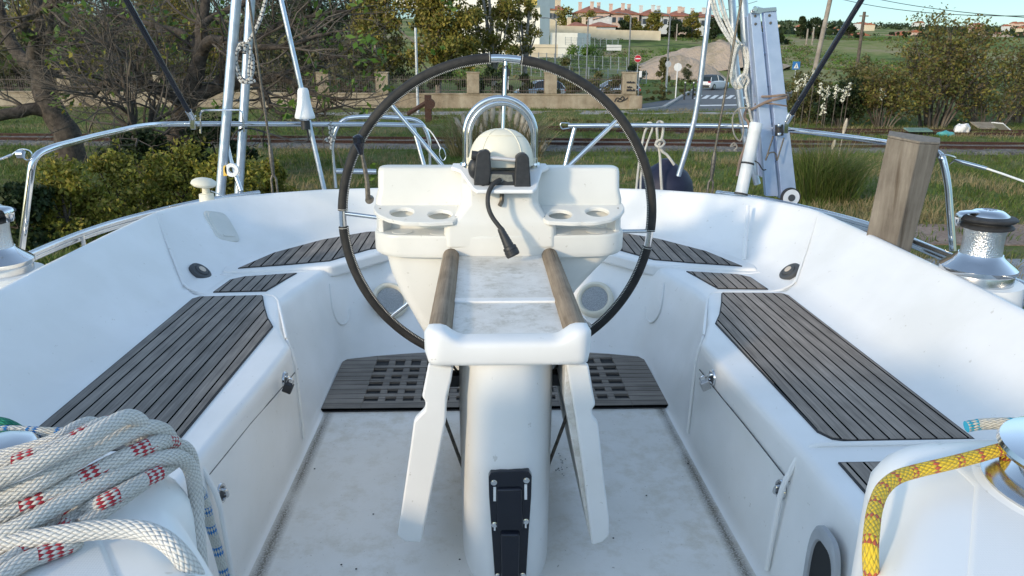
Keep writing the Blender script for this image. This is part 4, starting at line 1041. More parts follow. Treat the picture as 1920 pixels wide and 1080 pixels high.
rv.build('rivets', M_darkwire, ld)
for y in (100, 160, 230, 300): MB().tube([V(1416+(y-30)*.1, y, 5.16), V(1450+(y-30)*.11, y+3, 5.16)], .014, 8).build('rung', M_tubel, ld)
wl0 = MB().lathe([(.020, -.02), (.056, -.02), (.060, 0), (.056, .02), (.020, .02)], V(1482, 370, 5.0), 28, (0, 1, 0)).build('end_wheel', M_whitep, ld)
MB().lathe([(.058, -.016), (.066, -.014), (.066, .014), (.058, .016)], V(1482, 370, 5.0), 28, (0, 1, 0), caps=False).build('tyre', M_rub, wl0)
MB().lathe([(.001, -.025), (.024, -.025), (.024, .02), (.001, .02)], V(1482, 370, 5.0), 20, (0, 1, 0)).build('wheel_hub', M_greyrub, wl0)
MB().tube(fillet([V(1450, 255, 5.02), V(1434, 305, 5.0), V(1441, 286, 5.0), V(1455, 285, 5.0), V(1456, 305, 5.0), V(1470, 258, 5.02)], .03), .005, 8).build('wire_clip', M_darkwire, ld)
pv = thing('pvc_tube', 'grey white plastic tube strapped leaning against the right stern rail', 'tube', V(1390, 368, 4.9))
pA, pB = V(1418, 231, 4.95), V(1389, 366, 4.85)
MB().tube([pA, pA+(pB-pA)*.005, pA+(pB-pA)*.12, pA+(pB-pA)*.125, pB], [.040, .042, .042, .040, .040], 24).build('tube', M_pvc, pv)
tn = (pB-pA).normalized()
for f in (.56, .985):
    MB().lathe([(.0405, -.006), (.0435, -.006), (.0435, .006), (.0405, .006)], pA+(pB-pA)*f, 24, tn, caps=False).build('zip_tie', M_rub, pv)
MB().tube(cr([V(1412, 300, 4.88), V(1422, 306, 4.9), V(1430, 318, 4.95), V(1436, 318, 5.0)], 4), .004, 6).build('zip_tie', M_rub, pv)
fd = thing('fender', 'round navy blue fender hanging by a knotted white rope from the right stern rail', 'fender', V(1246, 420, 5.75))
c = V(1246, 365, 5.75)
MB().lathe([(.001, -.26), (.10, -.24), (.17, -.17), (.21, -.07), (.222, .02), (.205, .11), (.165, .18), (.10, .225), (.06, .25), (.045, .275), (.03, .28), (.001, .28)], c, 40).build('buoy', M_navy, fd)
fr = MB()
fr.tube(cr([V(1241, 360, 5.5), V(1239, 325, 5.53), V(1238, 300, 5.56), V(1236, 280, 5.58), V(1233, 262, 5.58), V(1232, 246, 5.57), V(1232, 232, 5.58), V(1236, 228, 5.63)], 4), .010, 10, uvs=True)
fr.tube(cr([V(1236, 228, 5.63), V(1243, 231, 5.58), V(1243, 248, 5.57), V(1240, 262, 5.57), V(1236, 272, 5.56), V(1242, 284, 5.55), V(1250, 290, 5.55), V(1258, 300, 5.54), V(1264, 309, 5.54)], 4), .010, 10, uvs=True)
fr.tube(cr([V(1230, 266, 5.57), V(1240, 262, 5.53), V(1246, 268, 5.55), V(1238, 276, 5.53), V(1229, 271, 5.56), V(1234, 264, 5.55)], 4), .009, 10, uvs=True)
fr.tube(cr([V(1226, 236, 5.62), V(1213, 240, 5.6), V(1206, 260, 5.6), V(1199, 300, 5.58), V(1194, 345, 5.55), V(1192, 370, 5.5)], 4), .009, 10, uvs=True)
fr.tube(cr([V(1212, 238, 5.6), V(1216, 230, 5.6), V(1224, 238, 5.58), V(1210, 280, 5.58), V(1202, 330, 5.55), V(1201, 370, 5.5)], 4), .008, 10, uvs=True)
tag(fr.build('fender_rope', M_rgrey, None), 'knotted white rope over the right stern rail holding the navy fender', 'rope')
pkk = thing('wooden_plank', 'thick weathered grey wooden plank standing upright against the right rail', 'plank', P(1680, 460, Y=3.62))
pts = [P(1622, 470, Y=3.62), P(1665, 256, Y=3.60), P(1668, 250, Y=3.60), P(1724, 259, Y=3.58), P(1764, 268, Y=3.60), P(1694, 478, Y=3.60)]
fr1 = [P(1616, 480, Y=3.60), P(1664, 262, Y=3.60), P(1722, 271, Y=3.56), P(1682, 480, Y=3.56)]
fr2 = [P(1660, 480, Y=3.80), P(1668, 258, Y=3.74), P(1764, 270, Y=3.62), P(1702, 480, Y=3.70)]
A_, B_, C_, D_ = P(1614, 490, Y=3.60), P(1664, 258, Y=3.60), P(1724, 270, Y=3.54), P(1674, 490, Y=3.54)
E_, F_ = P(1762, 272, Y=3.60), P(1702, 490, Y=3.60)
bk1 = Vector((.064, .11, .012)); 
MB().loft([[A_, D_, F_, F_+bk1, A_+bk1], [B_, C_, E_, E_+bk1, B_+bk1]]).build('board', M_post, pkk, bevel=.006)
cap_ = [B_, C_, E_, E_+bk1, B_+bk1]; u3 = (B_-A_).normalized()
MB().loft([[p+u3*.001 for p in cap_], [p+u3*.012 for p in cap_]]).build('end_cap', mat('dark_end_grain', (.15, .13, .105), (.24, .205, .165), 60, .9), pkk, bevel=.003)
# ================================================================ GROUND
G = -1.55
def sm(a, b, x):
    t = max(0, min(1, (x-a)/(b-a))); return t*t*(3-2*t)
def H(X, Y):
    z = G + 1.0*sm(88, 130, Y) + 7.6*sm(118, 215, Y) + 2.6*sm(215, 260, Y)
    if Y > 60:
        z += (noise.noise(Vector((X*.02, Y*.02, 0)))*1.2+noise.noise(Vector((X*.07, Y*.07, 3)))*.4)*sm(95, 150, Y)
    if Y > 320: z += sm(420, 1400, Y)*(52+16*noise.noise(Vector((X*.002, Y*.0015, 5)))+6*noise.noise(Vector((X*.012, Y*.01, 2))))
    if Y < 50: z += .06*noise.noise(Vector((X*.3, Y*.3, 0)))*sm(6, 12, Y)
    return z
ys = [-60, -20, 0, 4, 8]+[8+i*1.2 for i in range(1, 40)]+[56+i*4 for i in range(1, 60)]+[300+i*25 for i in range(1, 60)]
b = MB(); rows = []
NX = 90
for y in ys:
    wd = 60+abs(y)*1.1
    rows.append([(-wd+2*wd*i/NX, y, H(-wd+2*wd*i/NX, y)) for i in range(NX+1)])
b.loft(rows, closed=False, caps=False)
t = NT('ground'); co = t.n('NewGeometry').outputs['Position']
n1 = t.noise(.35, 6, co, .7); n2 = t.noise(3.2, 7, co, .75); n3 = t.noise(.035, 6, co, .6)
f = t.math('ADD', t.math('MULTIPLY', n1, .5), t.math('MULTIPLY', n2, .5))
near = t.ramp(f, [(.36, (.055, .09, .018)), (.47, (.095, .14, .03)), (.55, (.15, .15, .06)), (.66, (.24, .20, .13))])
far = t.ramp(t.math('ADD', t.math('MULTIPLY', n3, .7), t.math('MULTIPLY', n1, .3)), [(.36, (.06, .08, .025)), (.45, (.12, .17, .045)), (.52, (.21, .22, .08)), (.60, (.30, .25, .15))])
yy = t.n('SeparateXYZ', {0: co}).outputs[1]
t.set('Base Color', t.mix(t.n('Clamp', {0: t.math('MULTIPLY_ADD', yy, 1/25, -85/25)}).outputs[0], near, far))
t.set('Roughness', .95); t.set('Specular IOR Level', .1); t.bump(n2, .8, .15)
tag(b.build('ground', t.m, None, 80), 'rough green and dry grassland rising to a low hill', None, None, 'structure')
def strip(name, pts, z, m, lab):
    o = MB().prism([(p[0], p[1]) for p in pts], z-.3, z).build(name, m); return tag(o, lab, None, None, 'structure')
def gxy(pts): return [P(x, y, z=G) for x, y in pts]
def stone(name, c1, c2, k=14, bump=1.0, bd=.05):
    t = NT(name); co = t.n('NewGeometry').outputs['Position']
    v = t.n('TexVoronoi', {'Scale': k, 'Vector': co})
    t.set('Base Color', t.mix(.6, t.ramp(v.outputs['Color'], [(.2, c1), (.8, c2)]), t.ramp(t.noise(1.2, 6, co, .7), [(.35, c1), (.65, c2)])))
    t.set('Roughness', .95); t.set('Specular IOR Level', .1); t.bump(v.outputs[0], bump, bd); return t.m
M_ballast = stone('ballast_stone', (.085, .078, .068), (.26, .24, .21), 9)
M_gravel = stone('pink_gravel', (.17, .12, .09), (.34, .26, .21), 18, .6, .02)
M_asph = mat('asphalt', (.085, .088, .092), (.125, .127, .13), 2, .9, bump=.3, bscale=40)
# main track follows the photo: nearer at the right
def tl(X, o): return 29.35+o-.062*X-(.0)   # track centre line Y at X
for nm, o, hw_ in (('ballast_bed', .0, 2.0),):
    pts = [(-70, tl(-70, o-hw_)), (70, tl(70, o-hw_)), (70, tl(70, o+hw_)), (-70, tl(-70, o+hw_))]
    m = MB(); rws = []
    for k in range(13):
        s_ = -hw_+2*hw_*k/12; e = .0 if abs(s_) > hw_*.85 else .11
        rws.append([(x, tl(x, o+s_)+noise.noise(Vector((x*.6, k, 1)))*.35*(k in (0, 12)), G-.02+e+.06*noise.noise(Vector((x*.8, k*.9, 4)))) for x in range(-70, 71, 1)])
    m.loft(rws, closed=False, caps=False)
    tag(m.build(nm, M_ballast, None, 80), 'grey brown ballast bed under the rusty rails', None, None, 'structure')
def track(label, off, gauge=1.5, x0=-60, x1=60, h=.12, z=G+.07):
    t = thing('railway_track', label, 'railway track', (0, tl(0, off), G), 'railway tracks across the grass')
    for s_ in (-1, 1):
        m = MB(); o = off+s_*gauge/2
        prof = [(-.07, 0), (.07, 0), (.07, .02), (.015, .04), (.015, h-.045), (.037, h-.03), (.037, h), (-.037, h), (-.037, h-.03), (-.015, h-.045), (-.015, .04), (-.07, .02)]
        m.loft([[(x, tl(x, o)+a, z+b_) for a, b_ in prof] for x in (x0, x1)])
        m.build('rail', M_rust, t)
    m = MB()
    for i in range(int((x1-x0)/.62)):
        x = x0+i*.62
        if noise.noise(Vector((x*.3, off, 0))) > -.1: m.box((x, tl(x, off), z-.04), (.25, 2.4, .12))
    o = m.build('sleepers', mat('old_sleeper', (.07, .06, .05), (.16, .14, .12), 9, .95), t); o['kind'] = 'stuff'
track('near railway track with two rusty rails on ballast, closer to the boat', 0)
track('second railway track overgrown with weeds behind the near one', 6.3, h=.13, z=G+.0, x0=2, x1=70)
strip('gravel_strip', [(2.5, 13.2), (20, 12.2), (30, 12.0), (30, 13.8), (20, 14.3), (8, 14.6), (2.5, 14.4)], G+.03, M_gravel, 'pinkish gravel strip')
strip('quay', [(-14, -8), (14, -8), (14, 11.6), (3, 11.9), (-4, 9), (-14, 9)], G+.05, mat('quay_concrete', (.22, .23, .24), (.32, .33, .34), 2.5, .9, bump=.3, bscale=40), 'grey concrete quay beside the boat')
rd = gxy([(1200, 209), (1200, 196), (1262, 186), (1300, 172), (1318, 165.5), (1420, 165.5), (1520, 172), (1520, 190), (1420, 208)])
strip('road', [(p.x, p.y) for p in rd], G+.02, M_asph, 'grey asphalt road at the junction')
pv_ = gxy([(560, 216), (560, 211.5), (1196, 207), (1200, 210), (1430, 209.5), (1430, 214), (1200, 214)])
strip('pavement', [(p.x, p.y) for p in pv_], G+.012, mat('pale_pavement', (.24, .22, .20), (.34, .32, .29), 1.5, .95), 'pale pavement along the foot of the wall')
M_paint = mat('road_paint', (.62, .62, .6), (.75, .75, .73), 3, .8)
zb_ = MB()
for i in range(7):
    x0 = 1300+i*15
    q_ = gxy([(x0, 185.5), (x0+9, 185.5), (x0+18, 179), (x0+10, 179)]); zb_.prism([(p.x, p.y) for p in q_], G+.021, G+.026)
q_ = gxy([(1306, 199.5), (1420, 197.5), (1420, 196), (1302, 197.6)]); zb_.prism([(p.x, p.y) for p in q_], G+.021, G+.026)
tag(zb_.build('road_markings', M_paint), 'white zebra crossing and stop line on the asphalt', None, None, 'structure')
kb = MB(); kp = [P(x, y, z=G) for x, y in ((1196, 208), (1240, 203), (1262, 190), (1280, 178), (1300, 168))]
kb.loft([[(p.x-.0, p.y, G), (p.x-.0, p.y, G+.13), (p.x+.3, p.y+.1, G+.13), (p.x+.3, p.y+.1, G)] for p in kp])
tag(kb.build('kerb', mat('kerb_stone', (.35, .33, .30), (.45, .43, .40), 4, .9)), 'pale kerb along the road edge', None, None, 'structure')

# ================================================================ LEAVES AND TREES
def leafmat(name, cols, rough=.6, trans=.25):
    t = NT(name); rnd_ = t.n('NewGeometry').outputs['Random Per Island']
    k = len(cols)-1
    c = t.ramp(rnd_, [(i/k, c) for i, c in enumerate(cols)])
    pos = t.n('NewGeometry').outputs['Position']
    c = t.mix(.7, c, t.ramp(t.noise(.9, 3, pos), [(.3, (.62, .62, .62)), (.7, (1.25, 1.2, 1.1))]), 'MULTIPLY')
    t.set('Base Color', c); t.set('Roughness', rough); t.set('Specular IOR Level', .3)
    tr = t.n('BsdfTranslucent', {'Color': c}); mx = t.n('MixShader', {0: trans, 1: t.b.outputs[0], 2: tr.outputs[0]})
    t.t.links.new(mx.outputs[0], t.t.nodes['Material Output'].inputs[0]); return t.m
LM = {
 'olive': leafmat('olive_yellow_leaf', [(.11, .125, .02), (.20, .19, .035), (.32, .26, .055), (.14, .16, .035), (.24, .16, .05)]),
 'dark': leafmat('dark_green_leaf', [(.014, .030, .010), (.03, .055, .018), (.022, .04, .014), (.05, .07, .022)]),
 'yel': leafmat('yellow_green_leaf', [(.10, .115, .018), (.26, .25, .035), (.17, .20, .03), (.36, .29, .06), (.06, .085, .018)]),
 'green': leafmat('bright_green_leaf', [(.06, .13, .02), (.10, .19, .03), (.16, .24, .045)]),
 'scrub': leafmat('scrub_leaf', [(.06, .08, .025), (.12, .13, .045), (.19, .16, .075), (.08, .11, .035)]),
 'autumn': leafmat('autumn_leaf', [(.07, .09, .022), (.15, .15, .035), (.10, .11, .03), (.18, .13, .045), (.11, .085, .045), (.26, .23, .05), (.07, .10, .025)]),
 'pine': leafmat('pine_leaf', [(.018, .035, .012), (.04, .06, .02), (.03, .05, .02)]),
 'dry': leafmat('dry_blade', [(.28, .22, .12), (.20, .18, .08), (.36, .29, .17), (.13, .14, .05)]),
 'blade': leafmat('grass_blade', [(.06, .105, .018), (.095, .155, .03), (.155, .195, .05), (.08, .125, .03), (.20, .18, .08)]),
}
M_bark = mat('grey_brown_bark', (.032, .025, .020), (.10, .08, .064), 7, .9, bump=.8, bscale=25, bdist=.02)
M_barkl = mat('pale_bark', (.16, .14, .12), (.34, .31, .27), 4, .9)
M_twig = mat('bare_twig', (.045, .036, .030), (.16, .135, .11), 1.2, .9)
def np_mesh(name, v, f, m, parent=None, uv=None):
    me = bpy.data.meshes.new(name); off = WL.get(parent.name) if parent else None
    v = np.asarray(v, dtype=np.float32)
    if off is not None: v = v-np.array(off, dtype=np.float32)
    k = f.shape[1]
    me.vertices.add(len(v)); me.vertices.foreach_set('co', v.ravel())
    me.loops.add(f.size); me.loops.foreach_set('vertex_index', f.ravel().astype(np.int32))
    me.polygons.add(len(f)); me.polygons.foreach_set('loop_start', np.arange(0, f.size, k, dtype=np.int32))
    me.update(calc_edges=True); me.materials.append(m)
    o = bpy.data.objects.new(name, me); col.objects.link(o)
    if parent: o.parent = parent
    return o
def leaves(name, centers, rad, per, size, m, parent, seed=1, squash=.8, asp=.55, shell=.0):
    rg_ = np.random.default_rng(seed)
    c = np.asarray([list(p) for p in centers], dtype=np.float32); n = len(c)
    rad = np.broadcast_to(np.asarray(rad, dtype=np.float32), (n,))
    d = rg_.normal(size=(n, per, 3)); d /= np.linalg.norm(d, axis=2, keepdims=True)
    r_ = (shell+(1-shell)*rg_.random((n, per, 1)))**.6
    p = c[:, None, :]+d*r_*rad[:, None, None]*np.array([1, 1, squash]); p = p.reshape(-1, 3)
    N = len(p); a = rg_.normal(size=(N, 3)); a /= np.linalg.norm(a, axis=1, keepdims=True)
    b_ = np.cross(a, rg_.normal(size=(N, 3))); b_ /= np.linalg.norm(b_, axis=1, keepdims=True)
    s_ = size*(.6+.8*rg_.random((N, 1)))
    v = np.stack([p-a*s_*.5, p+b_*s_*asp*.5, p+a*s_*.5, p-b_*s_*asp*.5], 1).reshape(-1, 3)
    return np_mesh(name, v, np.arange(N*4).reshape(-1, 4), m, parent)
def blades(name, pts, h, w_, per, spread, m, parent=None, seed=1, lean=.5):
    rg_ = np.random.default_rng(seed); c = np.asarray([list(p) for p in pts], dtype=np.float32); n = len(c)
    a = rg_.random((n, per))*2*np.pi; r_ = rg_.random((n, per))*spread
    base = c[:, None, :]+np.stack([np.cos(a)*r_, np.sin(a)*r_, np.zeros_like(a)], 2)
    hh = h*(.5+.8*rg_.random((n, per, 1))); L_ = lean*rg_.random((n, per, 1))*hh
    dr = np.stack([np.cos(a), np.sin(a), np.zeros_like(a)], 2)
    side = np.stack([-np.sin(a+1), np.cos(a+1), np.zeros_like(a)], 2)*w_/2
    mid = base+dr*L_*.35+np.array([0, 0, 1])*hh*.6; tip = base+dr*L_+np.array([0, 0, 1])*hh*.97
    v = np.stack([base-side, base+side, mid+side*.8, mid-side*.8, mid-side*.8, mid+side*.8, tip+side*.1, tip-side*.1], 2).reshape(-1, 3)
    return np_mesh(name, v, np.arange(len(v)).reshape(-1, 4), m, parent)
class Grow:
    def __init__(s, seed, droop=0, wig=.35): s.r = random.Random(seed); s.tw = MB(); s.tips = []; s.droop = droop; s.wig = wig; s.n = 0
    def go(s, p, d, ln, r_, lvl, up_=.1):
        if s.n > 9000: return
        s.n += 1
        pts = [p]; k = 5 if lvl > 1 else 4; dd = d.normalized()
        for i in range(k):
            dd = (dd+Vector((s.r.gauss(0, 1), s.r.gauss(0, 1), s.r.gauss(0, 1)+up_))*s.wig*.5).normalized()
            pts.append(pts[-1]+dd*ln/k)
        rr_ = [r_*(1-.6*i/k) for i in range(k+1)]
        s.tw.tube(pts, rr_, 6 if r_ > .05 else 4 if r_ > .02 else 3, caps=False)
        if lvl == 0: s.tips.append(pts[-1]); s.tips.append(pts[2]); return
        for j in range(s.r.choice((2, 3, 3, 4)) if lvl > 1 else 3):
            q_ = s.r.uniform(.3, 1); i = min(int(q_*k), k-1); b_ = pts[i]+(pts[i+1]-pts[i])*(q_*k-i)
            nd = (dd+Vector((s.r.gauss(0, 1), s.r.gauss(0, 1), s.r.gauss(0, .8)+up_))*.75).normalized()
            s.go(b_, nd, ln*s.r.uniform(.55, .8), r_*(1-.6*q_)*.62, lvl-1, up_)
def bigtree(label, limbs, seed, Y, nleaf, lm, lsize=.16):
    base = limbs[0][0]; b0 = P(base[0], base[1], Y=Y)
    t = thing('bare_tree', label, 'tree', (b0.x, b0.y, G), 'gnarled trees before the wall')
    tr = MB(); g = Grow(seed, wig=.42); rn = random.Random(seed)
    for px in limbs:
        pts = [P(x, y, Y=Y+dy) for x, y, w_, dy in px]; rad = [w_/2*Y/1400 for _, _, w_, _ in px]
        if px is limbs[0]: pts.insert(0, Vector((pts[0].x, pts[0].y, G-.2))); rad.insert(0, rad[0]*1.25)
        k = 5; sp = cr(pts, k); ra = []
        for i in range(len(pts)-1): ra += [rad[i]+(rad[i+1]-rad[i])*j/k for j in range(k)]
        ra.append(rad[-1])
        sp = [p+Vector((noise.noise(p*1.5), 0, noise.noise(p*1.5+Vector((9, 0, 0)))))*.10 for p in sp]
        tr.tube(sp, ra, 10)
        for i in range(3 if px is limbs[0] else 1, len(sp)):
            if ra[i] > .2: continue
            for _ in range(2 if ra[i] < .11 else 1):
                if rn.random() < .5:
                    d = (sp[i]-sp[i-1]).normalized()+Vector((rn.gauss(0, .9), rn.gauss(0, .8), rn.gauss(.15, .8)))
                    g.go(sp[i], d, rn.uniform(1.1, 2.2), min(.038, ra[i]*.45), 3)
    tr.build('trunk', M_bark, t, 70); g.tw.build('twigs', M_twig, t, 80)
    rn.shuffle(g.tips)
    if nleaf: leaves('leaves', g.tips[:nleaf], .35, 9, lsize, lm, t, seed)
    return t
bigtree('gnarled bare tree at the far left with a dark leaning trunk',
 [[(128, 262, 46, 0), (108, 225, 42, 0), (90, 185, 40, 0), (76, 150, 36, 0), (70, 118, 30, 0), (72, 60, 22, 0), (66, -10, 16, .3)],
  [(92, 210, 26, 0), (60, 205, 22, -.3), (25, 212, 20, -.6), (-30, 220, 18, -1)],
  [(72, 120, 26, 0), (40, 108, 24, .3), (14, 70, 20, .5), (2, 20, 16, .6), (-10, -30, 14, .8)],
  [(72, 125, 18, 0), (60, 75, 16, -.4), (40, 50, 14, -.8), (80, 20, 10, -1), (120, -10, 8, -1.4)],
  [(74, 130, 14, 0), (110, 95, 12, .5), (160, 75, 10, .9), (215, 60, 8, 1), (260, 30, 6, 1)],
  [(80, 150, 12, 0), (120, 125, 10, .5), (170, 130, 9, .9), (220, 110, 7, 1)],
  [(68, 100, 12, 0), (90, 60, 10, -.5), (100, 20, 8, -.5), (150, -20, 6, -1)]], 5, 24, 60, LM['green'], .22)
bigtree('large gnarled bare tree with thick low limbs beside the left arch tubes',
 [[(318, 300, 34, 0), (330, 255, 34, 0), (342, 215, 36, 0), (354, 180, 36, 0), (366, 140, 30, 0), (372, 95, 26, 0), (380, 40, 20, .2), (384, -20, 15, .3)],
  [(345, 205, 22, 0), (318, 180, 18, -.4), (285, 160, 15, -.8), (240, 150, 12, -1), (200, 155, 11, -1.2), (176, 178, 8, -1.3)],
  [(362, 178, 28, 0), (410, 162, 24, .2), (470, 152, 20, .3), (520, 146, 16, .3), (560, 160, 11, .2), (600, 180, 8, 0), (650, 186, 6, -.3)],
  [(520, 146, 12, .3), (560, 130, 10, .6), (610, 115, 8, .9), (670, 105, 6, 1)],
  [(372, 95, 20, 0), (400, 76, 18, -.5), (440, 80, 14, -.8), (500, 90, 10, -1), (560, 80, 8, -1), (620, 60, 6, -1)],
  [(372, 100, 18, 0), (350, 70, 14, .4), (310, 50, 11, .8), (250, 40, 8, 1), (190, 20, 6, 1)],
  [(378, 50, 14, 0), (420, 20, 12, .5), (480, 0, 10, .8), (540, -20, 8, 1)],
  [(330, 190, 14, -.4), (260, 140, 11, -.9), (230, 100, 9, -1.2), (190, 80, 7, -1.4), (140, 90, 5, -1.6)],
  [(470, 152, 14, .3), (500, 180, 10, -.2), (515, 205, 7, -.4), (560, 215, 5, -.6), (640, 200, 4, -.6)],
  [(400, 160, 14, .2), (440, 120, 11, .5), (500, 60, 9, 1), (590, 30, 7, 1), (660, 20, 5, 1.2)]], 11, 21, 90, LM['green'], .2)
bigtree('slim twin stemmed bare sapling between the two gnarled trees',
 [[(258, 318, 20, 0), (256, 280, 19, 0), (250, 245, 16, 0), (244, 215, 12, 0), (235, 170, 8, .2), (228, 120, 5, .2)],
  [(262, 315, 16, 0), (275, 270, 14, .3), (282, 230, 10, .4), (290, 190, 7, .5)],
  [(246, 220, 8, 0), (225, 200, 6, -.4), (200, 195, 4, -.6)]], 23, 19, 20, LM['yel'], .12)
def leafytree(x, ytop, Yd, wpx, label, kind='dark', name='leafy_tree', seed=0, dens=1.0, lsize=.3, trunk=True, group=None, base=None, blobs=26, bark=None, hfrac=.25, cat='tree', blobr=.2):
    top = P(x, ytop, Y=Yd); zb = H(top.x, Yd) if base is None else base
    hgt = top.z-zb; wd = wpx*Yd/1400
    t = thing(name, label, cat, (top.x, Yd, zb), group); rn = random.Random(seed+7)
    cs, rs = [], []
    for i in range(blobs):
        u = rn.uniform(0, 1); zz_ = hfrac+(1-hfrac-.06)*u
        k = math.sin(math.pi*min(1, .18+u*.78))**.7
        a = rn.uniform(0, 6.28); q_ = rn.random()**.5
        cs.append((top.x+math.cos(a)*q_*k*wd*.42, Yd+math.sin(a)*q_*k*wd*.35, zb+hgt*zz_)); rs.append(min(wd, hgt)*rn.uniform(.6, 1.25)*blobr)
    if trunk:
        tb_ = MB(); b0 = Vector((top.x, Yd, zb-.2)); r0 = max(.05, hgt*.028)
        tb_.tube(cr([b0, b0+Vector((rn.uniform(-.1, .1)*wd*.3, 0, hgt*.35)), b0+Vector((rn.uniform(-.1, .1)*wd, 0, hgt*.8))], 4), [r0*(1-.08*i) for i in range(9)], 8)
        for c in cs[::2]:
            m0 = b0+Vector((0, 0, hgt*rn.uniform(.2, .5))); c = Vector(c)
            tb_.tube(cr([m0, (m0+c)/2+Vector((0, 0, -.05*hgt)), c], 3), [r0*.4*(1-.1*i) for i in range(7)], 5, caps=False)
        tb_.build('trunk', bark or M_bark, t, 70)
    leaves('crown', cs, rs, max(20, int(150*dens)), lsize, LM[kind], t, seed+1)
    return t
# trees beyond the wall, seen through the bare branches
sd_ = 0
for x, yt, Yd, w_, kd, lab in ((-40, -150, 66, 260, 'dark', 'dark tree mass behind the wall at the far left'), (90, -70, 60, 190, 'olive', 'olive tree behind the wall left of the first strut'), (210, -120, 68, 200, 'dark', 'dark tree behind the wall under the left strut'),
    (330, -60, 62, 190, 'olive', 'olive tree behind the wall seen past the thick gnarled trunk'), (455, -140, 70, 210, 'dark', 'dark tree behind the wall seen between the left arch tubes'), (560, -70, 64, 190, 'dark', 'brownish dark tree behind the slim antenna pole'),
    (655, -130, 72, 190, 'dark', 'tall dark tree behind the wall left of the plane tree'), (20, 60, 56, 170, 'scrub', 'grey green shrub behind the wall at the far left'), (250, 70, 56, 180, 'scrub', 'scrubby bush behind the wall under the left strut'), (480, 60, 56, 190, 'scrub', 'scrubby bush behind the wall between the arch tubes'), (640, 70, 56, 150, 'scrub', 'scrubby bush behind the wall right of the antenna')):
    sd_ += 1
    leafytree(x, yt, Yd, w_, lab, kd, seed=sd_*13, dens=1.7, lsize=.30, group='trees beyond the wall', blobs=34 if yt < 0 else 18, hfrac=.06, blobr=.24, name='leafy_tree' if yt < 0 else 'bush', cat='tree' if yt < 0 else 'bush')
leafytree(700, -60, 58, 120, 'yellowing plane tree left of the wheel top behind the wall', 'olive', seed=301, dens=2.2, lsize=.26, group='plane trees beyond the wall', blobs=30, bark=M_barkl, hfrac=.2, name='plane_tree')
leafytree(815, -70, 58, 190, 'broad yellowing plane tree directly behind the top of the wheel', 'olive', seed=302, dens=2.4, lsize=.26, group='plane trees beyond the wall', blobs=46, bark=M_barkl, hfrac=.3, name='plane_tree', blobr=.14)
leafytree(925, -60, 61, 130, 'thin leaved plane tree half covering the white building', 'olive', seed=303, dens=1.3, lsize=.24, group='plane trees beyond the wall', blobs=32, bark=M_barkl, hfrac=.34, name='plane_tree', blobr=.12)
leafytree(985, -30, 63, 75, 'slim yellowing plane tree before the right part of the white building', 'olive', seed=309, dens=.7, lsize=.24, group='plane trees beyond the wall', blobs=22, bark=M_barkl, hfrac=.42, name='plane_tree', blobr=.16)
# hedge bushes behind the railing
for i, (x, yt, w_) in enumerate(((760, 128, 90), (835, 120, 90), (925, 128, 90), (985, 140, 70), (1075, 138, 80), (1120, 134, 90), (1165, 136, 70))):
    leafytree(x, yt, 54.5+i*.35, w_, ['dark clipped bush behind the railing left of the wheel rim', 'dark bush behind the railing just left of the middle pillar', 'dark bush behind the railing under the wheel top', 'low bush behind the railing beside the chrome spoke', 'bush behind the railing right of the third pillar', 'dry flowering bush behind the railing before the pale blue car', 'bush behind the railing next to the graffiti pillar'][i],
              'dark' if i < 4 else 'scrub', seed=400+i, dens=.9, lsize=.22, trunk=False, group='bushes behind the railing', blobs=14, hfrac=.05, name='bush', cat='bush')
# right-hand big shrub
def shrub(x, ytop, ybase, Yd, wpx, label, kind, seed, nst=16, nleaf=600, ls=.16, name='shrub', lvl=3, per=5, rad=.4, group=None, spread=.5):
    p = P(x, ybase, Y=Yd); top = P(x, ytop, Y=Yd); hgt = top.z-G; wd = wpx*Yd/1400
    t = thing(name, label, 'shrub', (p.x, Yd, G), group); g = Grow(seed, wig=.3); rn = random.Random(seed)
    for i in range(nst):
        a = rn.uniform(0, 6.28); q_ = rn.random()
        b0 = Vector((p.x+math.cos(a)*wd*.12, Yd+math.sin(a)*wd*.10, G-.1))
        tp = Vector((math.cos(a)*q_*wd*spread, math.sin(a)*q_*wd*.35, hgt*(1-.55*q_*q_)*rn.uniform(.62, .92)))
        c = [b0, b0+tp*.5+Vector((0, 0, hgt*.06)), b0+tp*.92]
        sp = cr(c, 5); sp = [s_+Vector((noise.noise(s_*2), 0, 0))*.12 for s_ in sp]
        g.tw.tube(sp, [hgt*.013*(1-.07*j) for j in range(len(sp))], 6, caps=False)
        for s_ in sp[3:]:
            g.go(s_, tp.normalized()+Vector((rn.gauss(0, .7), rn.gauss(0, .7), rn.gauss(0, .5))), hgt*.17, hgt*.004, lvl-1)
    g.tw.build('stems', M_twig, t, 80); rn.shuffle(g.tips)
    leaves('leaves', g.tips[:nleaf], rad, per, ls, LM[kind], t, seed)
    return t
shrub(1745, 5, 238, 38, 170, 'tall autumn coloured shrub tree right of the ladder beyond the far track', 'autumn', 71, 18, 1300, .16, per=6, rad=.45)
shrub(1850, 120, 240, 38.5, 210, 'sprawling twiggy shrub with yellow leaves at the right edge', 'autumn', 72, 24, 600, .15, per=5, rad=.35)
shrub(1655, 110, 238, 37.5, 110, 'bushy olive shrub left of the tall autumn shrub', 'autumn', 73, 14, 700, .15, per=7, rad=.32)
shrub(1905, 55, 238, 41, 110, 'loose yellowing shrub cut off by the right edge of the picture', 'autumn', 74, 12, 600, .16, per=7, rad=.4)
shrub(1580, 140, 236, 38, 90, 'dark green shrub with fresh leaves under the right strut', 'dark', 75, 14, 900, .14, per=9, rad=.25)
shrub(1520, 130, 236, 40, 90, 'scrubby dark shrub just right of the ladder', 'scrub', 76, 12, 900, .14, per=9, rad=.25)
